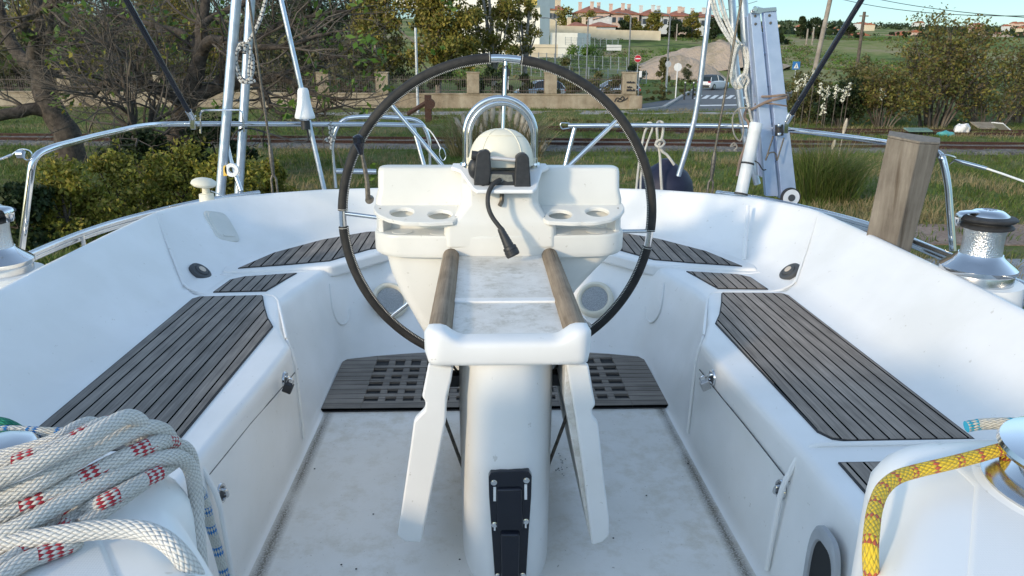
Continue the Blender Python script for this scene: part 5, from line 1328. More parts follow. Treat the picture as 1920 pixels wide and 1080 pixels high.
shrub(1600, 110, 236, 44, 70, 'grey green shrub behind the white flowering spikes', 'scrub', 78, 12, 700, .15, per=9, rad=.25)
# white flower spikes
for i, (x, y) in enumerate(((1498, 150), (1512, 140), (1540, 158), (1553, 165), (1569, 162), (1583, 170), (1592, 158), (1527, 133), (1657, 168), (1545, 195))):
    c = P(x, y, Y=36.8); t = thing('flower_spike', '', 'plant', (c.x, 36.8, G), 'white flower spikes at the right')
    t['label'] = ['leftmost white flower spike, close to the ladder top', 'short white flower spike under the blue crossing sign', 'white flower spike beneath the right black strut', 'low white flower spike just below the strut', 'leaning white flower spike left of the middle pair', 'drooping white flower spike of the middle pair', 'tallest white flower spike of the middle pair', 'high lone white flower spike right of the blue sign', 'rightmost white flower spike before the olive shrub', 'low isolated white blossom near the track'][i]
    MB().tube([(c.x, 36.8, G), (c.x+.03, 36.8, c.z)], .02, 5).build('stem', M_twig, t)
    leaves('blossom', [(c.x+random.Random(i*9+k).uniform(-.1, .1), 36.8, c.z-.12*k) for k in range(5)], .13, 16, .09, mat('white_petal', (.75, .74, .62)), t, i)
# foreground left bushes
for i, (x, yt, Yd, w_, kd, lab) in enumerate(((110, 300, 13.5, 190, 'yel', 'yellow green shrub under the bend of the left rail'), (215, 290, 14.5, 190, 'yel', 'yellow green shrub before the sapling'), (330, 262, 15.5, 170, 'yel', 'tall yellow green shrub before the gnarled trunk'), (425, 285, 15, 140, 'yel', 'yellow green shrub behind the small mushroom antenna'), (500, 300, 16.5, 90, 'yel', 'small shrub right of the left arch tubes'), (30, 345, 13, 150, 'dark', 'dark green undergrowth at the left edge'), (250, 240, 19, 150, 'dark', 'dark ivy clad bush behind the sapling'), (400, 225, 20, 150, 'dark', 'very dark bush behind the left arch tubes'))):
    leafytree(x, yt, Yd, w_, lab, kd, seed=500+i, dens=1.5, lsize=.085 if kd == 'yel' else .11, trunk=True, group='shrubs on the left bank', blobs=26, hfrac=.04, name='shrub', cat='shrub', base=G, blobr=.22)
for i, (x, yt, Yd, w_, kd, lab) in enumerate(((1160, 212, 45, 60, 'green', 'small bright green bush at the foot of the wall'), (742, 226, 42, 150, 'scrub', 'dry brush behind the left hoop'), (670, 232, 41, 120, 'scrub', 'dry brush left of the hoop'), (560, 232, 43, 150, 'scrub', 'dry brush under the antenna pole'), (820, 222, 43, 100, 'scrub', 'dry brush left of the compass hoop'), (1060, 224, 41, 110, 'scrub', 'brush right of the compass hoop'), (1130, 228, 40, 130, 'scrub', 'brush under the right end of the wall'), (1240, 222, 42, 130, 'green', 'green brush below the junction'), (1330, 226, 42, 120, 'scrub', 'brush below the zebra crossing'), (1235, 160, 62, 90, 'scrub', 'dry bush beside the end of the wall'), (1290, 165, 70, 70, 'scrub', 'dry roadside bush under the round sign'), (1430, 185, 50, 90, 'scrub', 'roadside brush behind the ladder'), (1290, 120, 100, 40, 'scrub', 'thin bush before the dirt mound'))):
    leafytree(x, yt, Yd, w_, lab, kd, seed=600+i, dens=.8, lsize=.13, trunk=False, group='low brush along the track', blobs=22, hfrac=.0, name='brush', cat='bush', blobr=.16)
# ornamental grass clump and pampas
og = thing('grass_clump', 'big tussock of long dry and green grass before the track, right of the ladder', 'grass clump', (P(1555, 380, z=G).x, 17.6, G))
blades('blades', [(P(1555, 380, z=G).x+dx*.5, 17.4+dy*.3, G) for dx in (-1.2, -.7, -.2, .3, .8) for dy in (-1, 0, 1)], 1.15, .018, 130, .28, LM['blade'], og, 5, 1.1)
blades('dry_stalks', [(P(1550, 380, z=G).x+dx*.35, 17.5, G) for dx in (-1, 0, 1)], 1.5, .014, 45, .3, LM['dry'], og, 6, .45)
pg = thing('pampas_grass', 'pampas grass with pale feathery plumes seen through the compass hoop', 'grass clump', (P(930, 290, z=G).x, 25.5, G))
blades('blades', [(P(x, 290, z=G).x, 25.5, G) for x in (865, 885, 910, 940, 970, 995)], 1.3, .03, 110, .35, LM['dry'], pg, 8, 1.5)
M_plume = mat('pale_plume', (.38, .32, .25), (.52, .46, .38), 6, .9)
for x0, y0, x1, y1 in ((868, 215, 874, 245), (895, 210, 893, 235), (912, 205, 910, 238), (925, 198, 922, 230), (941, 203, 938, 240), (958, 195, 955, 228), (972, 208, 966, 240), (984, 206, 976, 248), (990, 225, 980, 255), (999, 232, 988, 262), (905, 230, 902, 262), (855, 222, 868, 252), (1022, 270, 1016, 285)):
    a, b_ = P(x0, y0, Y=25.4), P(x1, y1, Y=25.4)
    n_ = 9; pl2 = MB(); pl2.tube([b_+(a-b_)*i/n_ for i in range(n_+1)], [.02+.075*math.sin(math.pi*(i+.6)/(n_+1.2))**.8 for i in range(n_+1)], 8)
    pl2.tube([b_, Vector((b_.x*.995, 25.5, G))], .012, 4); pl2.build('plume', M_plume, pg)
    leaves('plume', [b_+(a-b_)*i/8 for i in range(1, 9)], .10, 40, .07, M_plume, pg, int(x0), 1, .3)
for (x0, y0, x1, y1) in ((1588, 222, 1580, 255), (1566, 262, 1560, 280)):
    a, b_ = P(x0, y0, Y=18.2), P(x1, y1, Y=18.2); m_ = MB()
    m_.tube([b_+(a-b_)*i/8 for i in range(9)], [.012+.032*math.sin(math.pi*(i+.5)/9) for i in range(9)], 8); m_.tube([b_, (b_.x-.2, 18, G)], .008, 4)
    m_.build('plume', M_plume, og)
# grass cover
rn = random.Random(99); gp = []; gd_ = []
for _ in range(15000):
    Yg = 9+rn.random()**1.4*42; hw2 = Yg*.75
    X = rn.uniform(-hw2, hw2)
    if abs(Yg-tl(X, 0)) < 2.2 and rn.random() < (.72 if abs(Yg-tl(X, 0)) < 1.3 else .5): continue
    if abs(X) < 3.2 and Yg < 7: continue
    if 12 < Yg < 14.5 and X > 2.5 and rn.random() < .8: continue
    if X > 8 and 50.5 < Yg: continue
    (gp if noise.noise(Vector((X*.35, Yg*.35, 1))) > -.12 else gd_).append((X, Yg, G-.02))
o = blades('grass', gp, .17, .022, 9, .26, LM['blade'], None, 3, .9); tag(o, 'short rough grass between the boat and the wall', 'grass', None, 'stuff')
o = blades('dry_grass', gd_, .20, .018, 8, .26, LM['dry'], None, 4, .9); tag(o, 'patches of dry straw coloured grass on the bank', 'grass', None, 'stuff')
o = leaves('weeds', [p for i, p in enumerate(gp) if i % 4 == 0], .16, 9, .07, LM['scrub'], None, 5, .5); tag(o, 'low leafy weeds scattered in the grass', 'weeds', None, 'stuff')
# hillside scrub
hp_ = []; hq_ = []
for _ in range(5200):
    Yg = rn.uniform(92, 250); X = rn.uniform(-.05, .62)*Yg
    v_ = noise.noise(Vector((X*.05, Yg*.03, 7)))
    if 95 < Yg < 150 and P(1200, 100, Y=Yg).x < X < P(1420, 100, Y=Yg).x and v_ < .25: continue
    if v_ > -.05: (hp_ if rn.random() < .5 else hq_).append((X, Yg, H(X, Yg)+.1))
o = leaves('hillside_scrub', hp_, 1.0, 16, .42, LM['green'], None, 6, .45); tag(o, 'bright green ground cover on the sunlit hillside', 'scrub', None, 'stuff')
o = leaves('hillside_brush', hq_, 1.1, 16, .42, LM['scrub'], None, 7, .55); tag(o, 'grey green brush on the hillside', 'scrub', None, 'stuff')
fp_ = []
for _ in range(5000):
    Yg = rn.uniform(270, 1400); X = rn.uniform(.2, .8)*Yg
    if noise.noise(Vector((X*.008, Yg*.004, 17))) > -.1: fp_.append((X, Yg, H(X, Yg)+1.5))
o = leaves('far_woods', fp_, 5, 14, 2.6, LM['pine'], None, 8, .6); tag(o, 'dark wood on the distant ridge', 'woods', None, 'stuff')
# ================================================================ WALL WITH PILLARS
def wallmat():
    t = NT('stucco_wall'); co = t.n('NewGeometry').outputs['Position']
    c = t.ramp(t.noise(1.1, 7, co, .7), [(.34, (.27, .225, .165)), (.62, (.42, .36, .275))])
    c = t.mix(.55, c, t.ramp(t.noise(.5, 6, t.mapping(co, (1, 1, .25)), .7), [(.38, (.55, .45, .38)), (.55, (1, 1, 1))]), 'MULTIPLY')
    t.set('Base Color', c); t.set('Roughness', .95); t.set('Specular IOR Level', .1); t.bump(t.noise(6, 6, co, .7), .6, .06); return t.m
M_wall = wallmat()
wt = thing('roadside_wall', 'long beige stucco wall with square pillars and iron railings beyond the tracks', 'wall', (-5, 51, G))
WXr = P(1192, 205, Y=51).x; zt_ = P(890, 178, Y=51).z
MB().box(((-40+WXr)/2, 51.2, (G-.3+zt_)/2), (WXr+40, .35, zt_-G+.3)).build('wall_base', M_wall, wt, bevel=.02)
MB().box(((-40+WXr)/2, 51.2, zt_+.05), (WXr+40, .46, .10)).build('coping', M_wall, wt, bevel=.02)
pxs = [-250, -60, 120, 300, 470, 605, 716, 887, 1033, 1181]
prev = None
for x in pxs:
    X = P(x, 150, Y=51).x; zt2 = P(x, 137, Y=51).z; w_ = .82 if x != 1181 else .92
    MB().box((X, 51.2, (zt_+.1+zt2)/2), (w_, .6, zt2-zt_-.1)).build('pillar', M_wall, wt, bevel=.03)
    MB().box((X, 51.2, zt2+.04), (w_+.1, .7, .08)).build('pillar_cap', M_wall, wt, bevel=.02)
    if prev is not None:
        m = MB(); n = int((X-prev-w_)/.14)
        for i in range(n):
            xx = prev+w_/2+(X-prev-w_)*(i+.5)/n; m.box((xx, 51.2, (zt_+.1+zt2-.25)/2), (.028, .028, zt2-.35-zt_+.1))
        for zz in (zt_+.28, zt2-.42): m.box(((prev+X)/2, 51.2, zz), (X-prev-w_, .02, .045))
        o = m.build('railing', mat('brown_iron', (.06, .05, .045), (.13, .10, .085), 10, .8), wt)
    prev = X
MB().box((WXr-.05, 51.2, (G+zt_)/2), (.9, .62, zt_-G)).build('end_pier', M_wall, wt, bevel=.03)
M_gf = mat('black_spray', (.03, .03, .035), None, rough=.8)
def scrib(pts, Y, r, par):
    MB().tube(cr([P(x, y, Y=Y) for x, y in pts], 4), r, 5).build('graffiti', M_gf, par)
for row, (x0, y0, s_, word) in enumerate(((1175, 156, 1, 'm'), (1176, 165, 1, 't'), (1175, 171, 1, 'p'))):
    rr_ = random.Random(row+3); x = x0
    for k in range(5 if row != 1 else 3):
        h_ = rr_.uniform(2.5, 5)
        scrib([(x, y0), (x+.8, y0-h_), (x+1.6, y0-.4), (x+2.4, y0-h_*rr_.uniform(.3, .8)), (x+2.9, y0+.2)], 50.86, .022, wt); x += 3.1
scrib([(1152, 191), (1156, 184), (1162, 185), (1157, 190), (1166, 190), (1170, 184), (1167, 181), (1163, 186), (1170, 188), (1177, 183)], 50.98, .03, wt)
# ================================================================ POSTS, LAMPS, SIGNS
def gpost(name, label, x, ytop, Yd, r, m, cat='pole', group=None, lean=0):
    tp = P(x, ytop, Y=Yd); zb = H(tp.x, Yd); t = thing(name, label, cat, (tp.x+lean, Yd, zb), group)
    MB().tube([(tp.x+lean, Yd, zb-.2), tp], [r*1.15, r], 10).build('pole', m, t); return t, tp, zb
M_lp = mat('painted_grey_post', (.17, .18, .19), (.24, .25, .26), 3, .6, .3)
t, tp, zb = gpost('metal_post', 'thin galvanised post standing before the wall left of the wheel', 779, 52, 46, .075, mat('zinc_post', (.42, .45, .48), (.55, .57, .6), 5, .5, .4))
gl = 'street lamps on the slope'
for x, yt, Yd, d, lab in ((1043, 40, 105, -1, 'street lamp nearest the white building on the slope'), (1103, 37, 108, 1, 'street lamp before the low orange roofed house'), (1183, 31, 100, -1, 'street lamp above the no entry sign'), (1257, 31, 92, -1, 'tallest street lamp standing in front of the dirt mound')):
    t, tp, zb = gpost('street_lamp', lab, x, yt, Yd, .09, M_lp, 'street lamp', gl)
    MB().tube(fillet([tp, tp+Vector((d*.2, 0, .25)), tp+Vector((d*1.5, 0, .45))], .2), .05, 8).build('arm', M_lp, t)
    MB().ell(tp+Vector((d*1.7, 0, .43)), (.38, .15, .08), 12, 6).build('lamp_head', M_lp, t)
M_up = mat('utility_pole_wood', (.22, .19, .16), (.34, .30, .26), 2, .9)
t, tp, zb = gpost('utility_pole', 'tall leaning pale utility pole right of the ladder', 1563, -30, 62, .17, M_up, 'pole', 'utility poles', lean=-.95)
t2, tp2, zb2 = gpost('utility_pole', 'dark wooden utility pole with a crossbar before the far houses', 1621, 22, 78, .15, mat('old_dark_wood', (.07, .055, .045), (.13, .105, .085), 3, .9), 'pole', 'utility poles')
MB().box(tp2+Vector((0, 0, -.4)), (.9, .12, .12)).build('crossbar', M_up, t2)
gpost('utility_pole', 'short pale pole left one of the small pair on the ridge', 1515, 54, 190, .2, M_up, 'pole', 'utility poles')
gpost('utility_pole', 'short pale pole right one of the small pair on the ridge', 1526, 54, 190, .2, M_up, 'pole', 'utility poles')
gpost('utility_pole', 'thin pole on the slope below the houses right of the first hip roof', 1270, 45, 190, .15, M_up, 'pole', 'utility poles')
def wire(a, b_, sag, r, label):
    m = MB(); m.tube([a+(b_-a)*(i/16)-Vector((0, 0, sag*4*(i/16)*(1-i/16))) for i in range(17)], r, 5)
    return tag(m.build('overhead_wire', M_blk), label, 'wire', 'overhead wires')
wire(P(1600, -12, Y=60), P(1990, 36, Y=40), .3, .022, 'upper overhead wire crossing the sky at the top right')
wire(P(1560, -6, Y=62), P(1990, 28, Y=40), .5, .022, 'lower overhead wire crossing the sky at the top right')
wire(P(700, 74, Y=70), P(1400, 72, Y=95), .9, .02, 'thin overhead wire crossing the hillside at mid height')
wire(P(1420, 2, Y=95), P(1240, 40, Y=105), .3, .03, 'faint wire above the tiled roofs left of the ladder')
# no entry sign
M_sr = mat('sign_red', (.50, .012, .03), None, rough=.4); M_sw = mat('sign_white', (.75, .75, .75), None, rough=.4); M_sb = mat('sign_blue', (.03, .16, .42), None, rough=.4)
M_sg = mat('sign_back_grey', (.42, .44, .46), (.5, .52, .54), 5, .5, .2)
t, tp, zb = gpost('no_entry_sign', 'round red no entry sign on a grey post above the wall end', 1196, 118, 72, .04, M_sg, 'road sign')
c = P(1196, 110, Y=71.9)
sd2 = MB().lathe([(.001, -.02), (.33, -.02), (.33, .01), (.001, .01)], c, 36, (0, -1, 0)).build('disc', M_sw, t)
MB().lathe([(.001, .012), (.31, .012), (.31, .016), (.001, .016)], c, 36, (0, -1, 0)).build('red_face', M_sr, sd2)
MB().box(c+Vector((0, -.026, 0)), (.46, .01, .10)).build('white_bar', M_sw, sd2)
t, tp, zb = gpost('road_sign', 'small narrow sign plate on a thin post by the graffiti pillar', 1199, 133, 53, .03, M_sg, 'road sign')
MB().box(P(1201, 139, Y=52.95), (.18, .02, .42)).build('plate', M_sw, t, bevel=.005)
t, tp, zb = gpost('road_sign', 'back of a white octagonal stop sign on a post beside the road', 1271, 118, 66, .045, M_sw, 'road sign')
MB().lathe([(.001, -.015), (.36, -.015), (.36, .015), (.001, .015)], P(1271, 126, Y=66), 8, (0.05, -1, 0)).build('sign_back', M_sw, t)
t, tp, zb = gpost('road_sign', 'pale sign back half hidden behind the tallest street lamp', 1253, 116, 80, .045, M_sg, 'road sign')
MB().lathe([(.001, -.015), (.33, -.015), (.33, .015), (.001, .015)], P(1253, 120, Y=80), 8, (0.05, -1, 0)).build('sign_back', M_sg, t)
t, tp, zb = gpost('crossing_sign', 'square blue pedestrian crossing sign right of the ladder', 1493, 120, 60, .035, M_sg, 'road sign')
c = P(1493, 123, Y=59.9)
pl3 = MB().box(c, (.60, .03, .60)).build('plate', M_sb, t, bevel=.01)
MB().extr([c+Vector((x, -.017, z)) for x, z in ((-.20, -.20), (.20, -.20), (0, .22))], (0, -.004, 0)).build('white_triangle', M_sw, pl3)
MB().tube([c+Vector((-.01, -.024, .05)), c+Vector((0, -.024, -.04)), c+Vector((-.06, -.024, -.16))], .016, 5).build('walking_figure', M_blk, pl3)
MB().tube([c+Vector((0, -.024, -.04)), c+Vector((.06, -.024, -.16))], .016, 5).build('walking_figure', M_blk, pl3)
MB().ell(c+Vector((-.01, -.024, .09)), (.025, .006, .025), 8, 6).build('walking_figure', M_blk, pl3)
for i, x in enumerate((1285, 1301)):
    t, tp, zb = gpost('bollard', ['dark bollard with white cap, left one at the junction', 'dark bollard with white cap, right one at the junction'][i], x, 155, 63+i, .06, M_blk, 'bollard', 'bollards at the junction')
    MB().ell(tp, (.07, .07, .07), 8, 6).build('cap', M_sw, t)
# rusty iron track lever
t = thing('rusty_buffer', 'rusty iron post with a slanting arm beside the track left of the wheel', 'track post', P(803, 236, Y=40))
MB().box(P(803, 208, Y=40), (.35, .2, 1.6)).build('post', M_rust, t, bevel=.02)
MB().tube([P(764, 214, Y=40), P(800, 192, Y=39.9)], .13, 6).build('arm', M_rust, t)
MB().lathe([(.001, -.1), (.27, -.1), (.27, .1), (.001, .1)], P(806, 195, Y=39.8), 20, (0, 1, 0)).build('disc', M_rust, t)
pe = thing('utility_cabinet', 'small white meter box behind the railing under the wheel top', 'box', P(949, 160, Y=55))
MB().box(P(949, 152, Y=55), (.35, .3, 1.2)).build('case', M_sw, pe, bevel=.02)
MB().box(P(949, 136, Y=55), (.55, .4, .5)).build('hood', M_blk, pe, bevel=.05)
# ================================================================ CARS
def car(c, ang, label, paint, suv=True, far=False):
    """built nose along +X, then turned"""
    t = thing('parked_car', label, 'car', (0, 0, 0), 'cars beyond the wall')
    sec = [(-2.05, .35, .62, .80), (-2.02, .30, .78, .84), (-1.85, .26, .98, .87), (-1.2, .22, 1.0, .89), (0, .22, 1.0, .90), (.9, .22, .98, .89), (1.5, .24, .90, .86), (1.95, .28, .75, .80), (2.08, .34, .55, .70)]
    rg = []
    for x, z0_, z1_, w_ in sec:
        rg.append([(x, -w_*.92, z0_), (x, -w_, z0_+.2), (x, -w_*.985, z1_-.12), (x, -w_*.9, z1_), (x, w_*.9, z1_), (x, w_*.985, z1_-.12), (x, w_, z0_+.2), (x, w_*.92, z0_)])
    MB().loft(rg).build('body', paint, t, bevel=.04, seg=3)
    gh = [(-1.95, .98, .80, .02), (-1.72, 1.36, .70, .45), (-1.35, 1.54, .64, .55), (-.3, 1.60, .63, .55), (.35, 1.50, .64, .5), (.95, 1.12, .74, .1), (1.2, .94, .80, 0)]
    rg = [[(x, -.82, .93), (x, -w_, z-.02*0), (x, -w_*.8, z+.0), (x, w_*.8, z), (x, w_, z), (x, .82, .93)] for x, z, w_, _ in gh]
    rg = [[(x, -.84, .92), (x, -(.84-(z-.92)*.30), z-.03), (x, -(.84-(z-.92)*.30)+.08, z), (x, (.84-(z-.92)*.30)-.08, z), (x, (.84-(z-.92)*.30), z-.03), (x, .84, .92)] for x, z, w_, _ in gh]
    MB().loft(rg).build('windows', M_glass, t, bevel=.03)
    rg = [[(x, -(.84-(z-.92)*.30)+.02, z-.035), (x, -(.84-(z-.92)*.30)+.08, z+.02), (x, (.84-(z-.92)*.30)-.08, z+.02), (x, (.84-(z-.92)*.30)-.02, z-.035)] for x, z, w_, _ in gh[1:5]]
    MB().loft(rg).build('roof', paint if far else M_blk if suv else paint, t, bevel=.01)
    for x0, z0_, x1, z1_ in ((-1.98, .95, -1.7, 1.36), (-.35, .95, -.38, 1.58), (.98, 1.1, .36, 1.5)):
        for s_ in (-1, 1): MB().tube([(x0, s_*.845, z0_), (x1, s_*(.85-(z1_-.92)*.30), z1_-.02)], .035, 6).build('window_pillar', paint, t)
    for x in (-1.28, 1.28):
        for s_ in (-1, 1):
            w0 = MB().lathe([(.001, -.10), (.30, -.11), (.34, -.08), (.34, .08), (.30, .11), (.22, .11), (.20, .09), (.001, .09)], (x, s_*.80, .34), 28, (0, s_, 0)).build('wheel', M_rub, t)
            MB().lathe([(.001, .10), (.20, .10), (.20, .115), (.06, .12), (.001, .12)], (x, s_*.80, .34), 20, (0, s_, 0)).build('rim', M_tubel, w0)
    for s_ in (-1, 1):
        MB().box((-2.0, s_*.68, .85), (.08, .30, .14)).build('tail_light', M_sr, t, bevel=.02)
        MB().box((1.98, s_*.62, .68), (.12, .30, .14)).build('headlight', M_sw, t, bevel=.02)
        MB().box((.75, s_*.97, 1.02), (.14, .16, .12)).build('wing_mirror', paint, t, bevel=.03)
    MB().box((-2.07, 0, .42), (.08, 1.5, .18)).build('rear_bumper', M_blk, t, bevel=.03)
    MB().box((-2.075, 0, .68), (.03, .5, .11)).build('number_plate', M_sw, t)
    t.location = c; t.rotation_euler = (0, 0, ang); return t
M_cw = mat('white_car_paint', (.72, .73, .74), None, rough=.25, coat=.6)
M_cb = mat('pale_blue_car_paint', (.42, .50, .60), None, rough=.25, metal=.3, coat=.6)
c = P(1337, 168, z=G+.02); car(c, R(42), 'white sport utility car with dark roof driving off past the zebra crossing', M_cw)
c = P(1150, 166, Y=62); car(Vector((c.x, 62, G+.0)), R(185), 'pale blue car behind the railing left of the graffiti pillar', M_cb, False, True)
c = P(1012, 160, Y=64); car(Vector((c.x, 64, G-.1)), R(188), 'pale blue car behind the third pillar under the wheel rim', M_cb, False, True)
# ================================================================ BUILDINGS
M_tile = mat('terracotta_tiles', (.30, .095, .055), (.42, .16, .09), 1.2, .9, bump=.4, bscale=8, bdist=.05)
M_ren = [mat('cream_render', (.60, .50, .36), (.68, .58, .43), .6, .9), mat('pink_render', (.58, .42, .34), (.66, .50, .42), .6, .9), mat('grey_white_render', (.58, .58, .57), (.66, .66, .65), .6, .9)]
M_win = mat('dark_window', (.05, .06, .075), None, rough=.2); M_shut = mat('grey_shutter', (.30, .30, .32), None, rough=.6)
def house(x0, x1, yr, ye, yb_, Yd, label, m, rot=.12, depth=10, chim=3, grp='tiled houses in a row on the hilltop'):
    a, b_ = P(x0, ye, Y=Yd), P(x1, ye, Y=Yd); cx_, wd = (a.x+b_.x)/2, b_.x-a.x
    ze = a.z; zr = P(x0, yr, Y=Yd+depth/2).z; zb = P(x0, yb_, Y=Yd).z-2
    t = thing('tiled_house', label, 'house', (0, 0, 0), grp); W2, D2 = wd/2*.96, depth/2
    MB().box((0, D2, (zb+ze)/2), (W2*2-.8, depth-.8, ze-zb)).build('wall', m, t)
    rf = MB(); hr_ = max(.5, W2-D2)
    e = [(-W2, -.1, ze), (W2, -.1, ze), (W2, depth+.1, ze), (-W2, depth+.1, ze)]; rg = [(-hr_*.6, D2, zr), (hr_*.6, D2, zr)]
    rf.add(e+rg+[(p[0], p[1], p[2]-.25) for p in e], [(0, 1, 5, 4), (1, 2, 5), (2, 3, 4, 5), (3, 0, 4), (0, 6, 7, 1), (1, 7, 8, 2), (2, 8, 9, 3), (3, 9, 6, 0), (6, 9, 8, 7)])
    r_ = rf.build('roof', M_tile, t)
    for i in range(chim):
        xc = -W2*.6+W2*1.2*i/max(1, chim-1); MB().box((xc, D2*(.6 if i % 2 else 1.2), zr-.2), (.9, .7, 2.2)).build('chimney', m, r_); MB().box((xc, D2*(.6 if i % 2 else 1.2), zr+1.0), (1.1, .9, .2)).build('chimney_cap', m, r_)
    for i in range(4):
        for zz in (ze-1.8, ze-4.6):
            xw = -W2*.7+W2*1.4*i/3
            if zz-1 > zb+1.2:
                f_ = MB().box((xw, .385, zz), (1.1, .06, 1.5)).build('window', M_win, t)
                MB().box((xw-.85, .38, zz), (.5, .05, 1.5)).build('shutter', M_shut, f_)
    t.location = (cx_, Yd, 0); t.rotation_euler = (0, 0, rot); return t
house(1028, 1064, 7, 17, 44, 225, 'leftmost tiled house of the row, cream walls beside the white building', M_ren[0])
house(1083, 1146, 11, 22, 46, 230, 'second tiled house of the row half hidden by the round tree', M_ren[1])
house(1142, 1204, 14, 25, 48, 232, 'third tiled house of the row with pinkish walls', M_ren[1])
house(1200, 1260, 17, 28, 50, 234, 'fourth tiled house of the row with a grey white wall', M_ren[2])
house(1256, 1304, 20, 29, 52, 236, 'fifth tiled house of the row seen left of the curved tube', M_ren[1])
house(1300, 1352, 22, 31, 54, 238, 'sixth tiled house of the row seen between the right arch tubes', M_ren[2])
house(1066, 1108, 41, 48, 62, 196, 'low orange roofed house left of the gabled one', M_ren[0], chim=2, depth=8, grp='low houses below the row')
house(1104, 1160, 41, 48, 64, 194, 'low orange roofed house with solar panels on its roof', M_ren[2], chim=2, depth=8, grp='low houses below the row')
a, b_ = P(1103, 44, Y=205), P(1142, 44, Y=205)
t = thing('gabled_house', 'white lean-to house with a pale pink sloping roof behind the low orange roofs', 'house', (a.x, 205, a.z-5)); zl, zh = P(1103, 40, Y=205).z, P(1142, 29, Y=205).z
MB().extr([Vector((a.x, 205, a.z-5)), Vector((b_.x, 205, a.z-5)), Vector((b_.x, 205, zh)), Vector((a.x, 205, zl))], (0, 8, 0)).build('wall', M_ren[2], t)
MB().extr([Vector((a.x-.4, 204.6, zl+.05)), Vector((b_.x, 204.6, zh+.05)), Vector((b_.x, 204.6, zh+.4)), Vector((a.x-.4, 204.6, zl+.4))], (0, 8.8, 0)).build('roof', mat('pale_pink_tiles', (.55, .36, .28), (.62, .44, .36), 2, .9), t)
t = thing('boundary_wall', 'sunlit cream boundary wall along the hilltop below the houses', 'wall', P(1130, 66, Y=186))
prev = None
for x, y0, y1 in ((1026, 47, 58), (1118, 50, 62), (1119, 55, 66), (1162, 56, 67), (1239, 58, 69)):
    a, b_ = P(x, y0, Y=188), P(x, y1, Y=188)
    if prev: MB().extr([prev[0], a, b_-Vector((0, 0, 1)), prev[1]-Vector((0, 0, 1))], (0, .3, 0)).build('wall_panel', M_ren[0], t)
    prev = (a, b_)
# white block
M_wb = mat('white_building_render', (.70, .68, .62), (.78, .76, .70), .5, .9)
C0 = P(1012, 60, Y=150); zt3 = P(1012, 10, Y=150).z; zb3 = H(C0.x, 150)-2; d1, d2 = Vector((-.95, .30, 0)), Vector((.62, .78, 0))
t = thing('white_building', 'large white building behind the thin leaved plane tree', 'building', (C0.x, 150, zb3+2))
C0 = Vector((C0.x, 150, 0)); zt4 = P(930, -60, Y=150).z
e = C0+d1*6; 
def slab(p, q_, w_, z0_, z1_, nm='wall', m=M_wb):
    n_ = w_; return MB().loft([[(*(p).xy, z), (*(q_).xy, z), (*(q_+n_).xy, z), (*(p+n_).xy, z)] for z in (z0_, z1_)]).build(nm, m, t)
slab(C0, C0+d1*16, d2*3.4, zb3, zt3)
slab(C0+d1*3.2+d2*.8, C0+d1*30+d2*.8, d2*10, zt3-.02, zt4, 'upper_floor')
slab(C0-d1*.1+d2*3.5, C0-d1*4.6+d2*5.2, d2*5, zb3, P(1040, 62, Y=155).z, 'annex')
slab(P(988, 10, Y=149)*1, P(1007, 10, Y=149)*1, Vector((0, 1.0, 0)), P(990, 9, Y=149).z, P(990, -30, Y=149).z, 'yellow_panel', mat('yellow_render', (.65, .48, .12), None, rough=.8))
for i in range(7):
    for z in (C0.z+P(1000, 30, Y=150).z, P(1000, 52, Y=150).z, P(1000, 72, Y=150).z):
        c = C0+d1*(1.6+i*2.1); MB().loft([[(*(c+d1*a-d2*b2).xy, z+zz) for a, b2 in ((0, -.1), (.9, -.1), (.9, .03), (0, .03))] for zz in (-.7, .6)]).build('window', M_win, t)
a, b_ = P(955, 84, Y=128), P(1046, 86, Y=128)
o = MB().box(((a.x+b_.x)/2, 128, a.z-.9), (b_.x-a.x, .3, 2.0)).build('low_wall', M_ren[0]); tag(o, 'low cream wall below the white building', 'wall', 'low walls on the slope')
a, b_ = P(1138, 84, Y=130), P(1165, 84, Y=130)
o = MB().box(((a.x+b_.x)/2, 130, a.z-.45), (b_.x-a.x, .3, .9)).build('low_wall', M_ren[2]); tag(o, 'short white wall end on the green slope', 'wall', 'low walls on the slope')
# mesh fences
def mfence(px, label, Yd0, Yd1, hpx):
    t = None; n = len(px)-1; M_f = mat('grey_fence_mesh', (.26, .29, .30), (.34, .37, .38), 2, .6, .3)
    for i in range(len(px)):
        f = i/n; Yd = Yd0+(Yd1-Yd0)*f; a = P(px[i][0], px[i][1], Y=Yd); b_ = P(px[i][0], px[i][1]+hpx, Y=Yd)
        if t is None: t = thing('mesh_fence', label, 'fence', b_, 'grey mesh fences')
        MB().tube([a+Vector((0, 0, .1)), b_], .05, 6).build('fence_post', M_f, t)
        if i:
            m = MB(); K = 8
            for k in range(K+1):
                p0, p1 = pa+(a-pa)*k/K, pb+(b_-pb)*k/K; m.tube([p0, p1], .011, 3)
            for k in range(4): m.tube([pa+(pb-pa)*k/3, a+(b_-a)*k/3], .014, 3)
            m.build('mesh_panel', M_f, t)
        pa, pb = a, b_
mfence([(935+i*15, 96+i*.8, 0) for i in range(17)], 'long grey mesh fence on the far side of the road behind the wheel', 92, 86, 24)
mfence([(1060+i*11, 70+i*.5, 0) for i in range(10)], 'short pale mesh fence on the green slope', 140, 132, 14)
mfence([(960+i*18, 118+i*1.2, 0) for i in range(15)], 'nearer grey mesh fence behind the parked cars', 78, 74, 22)
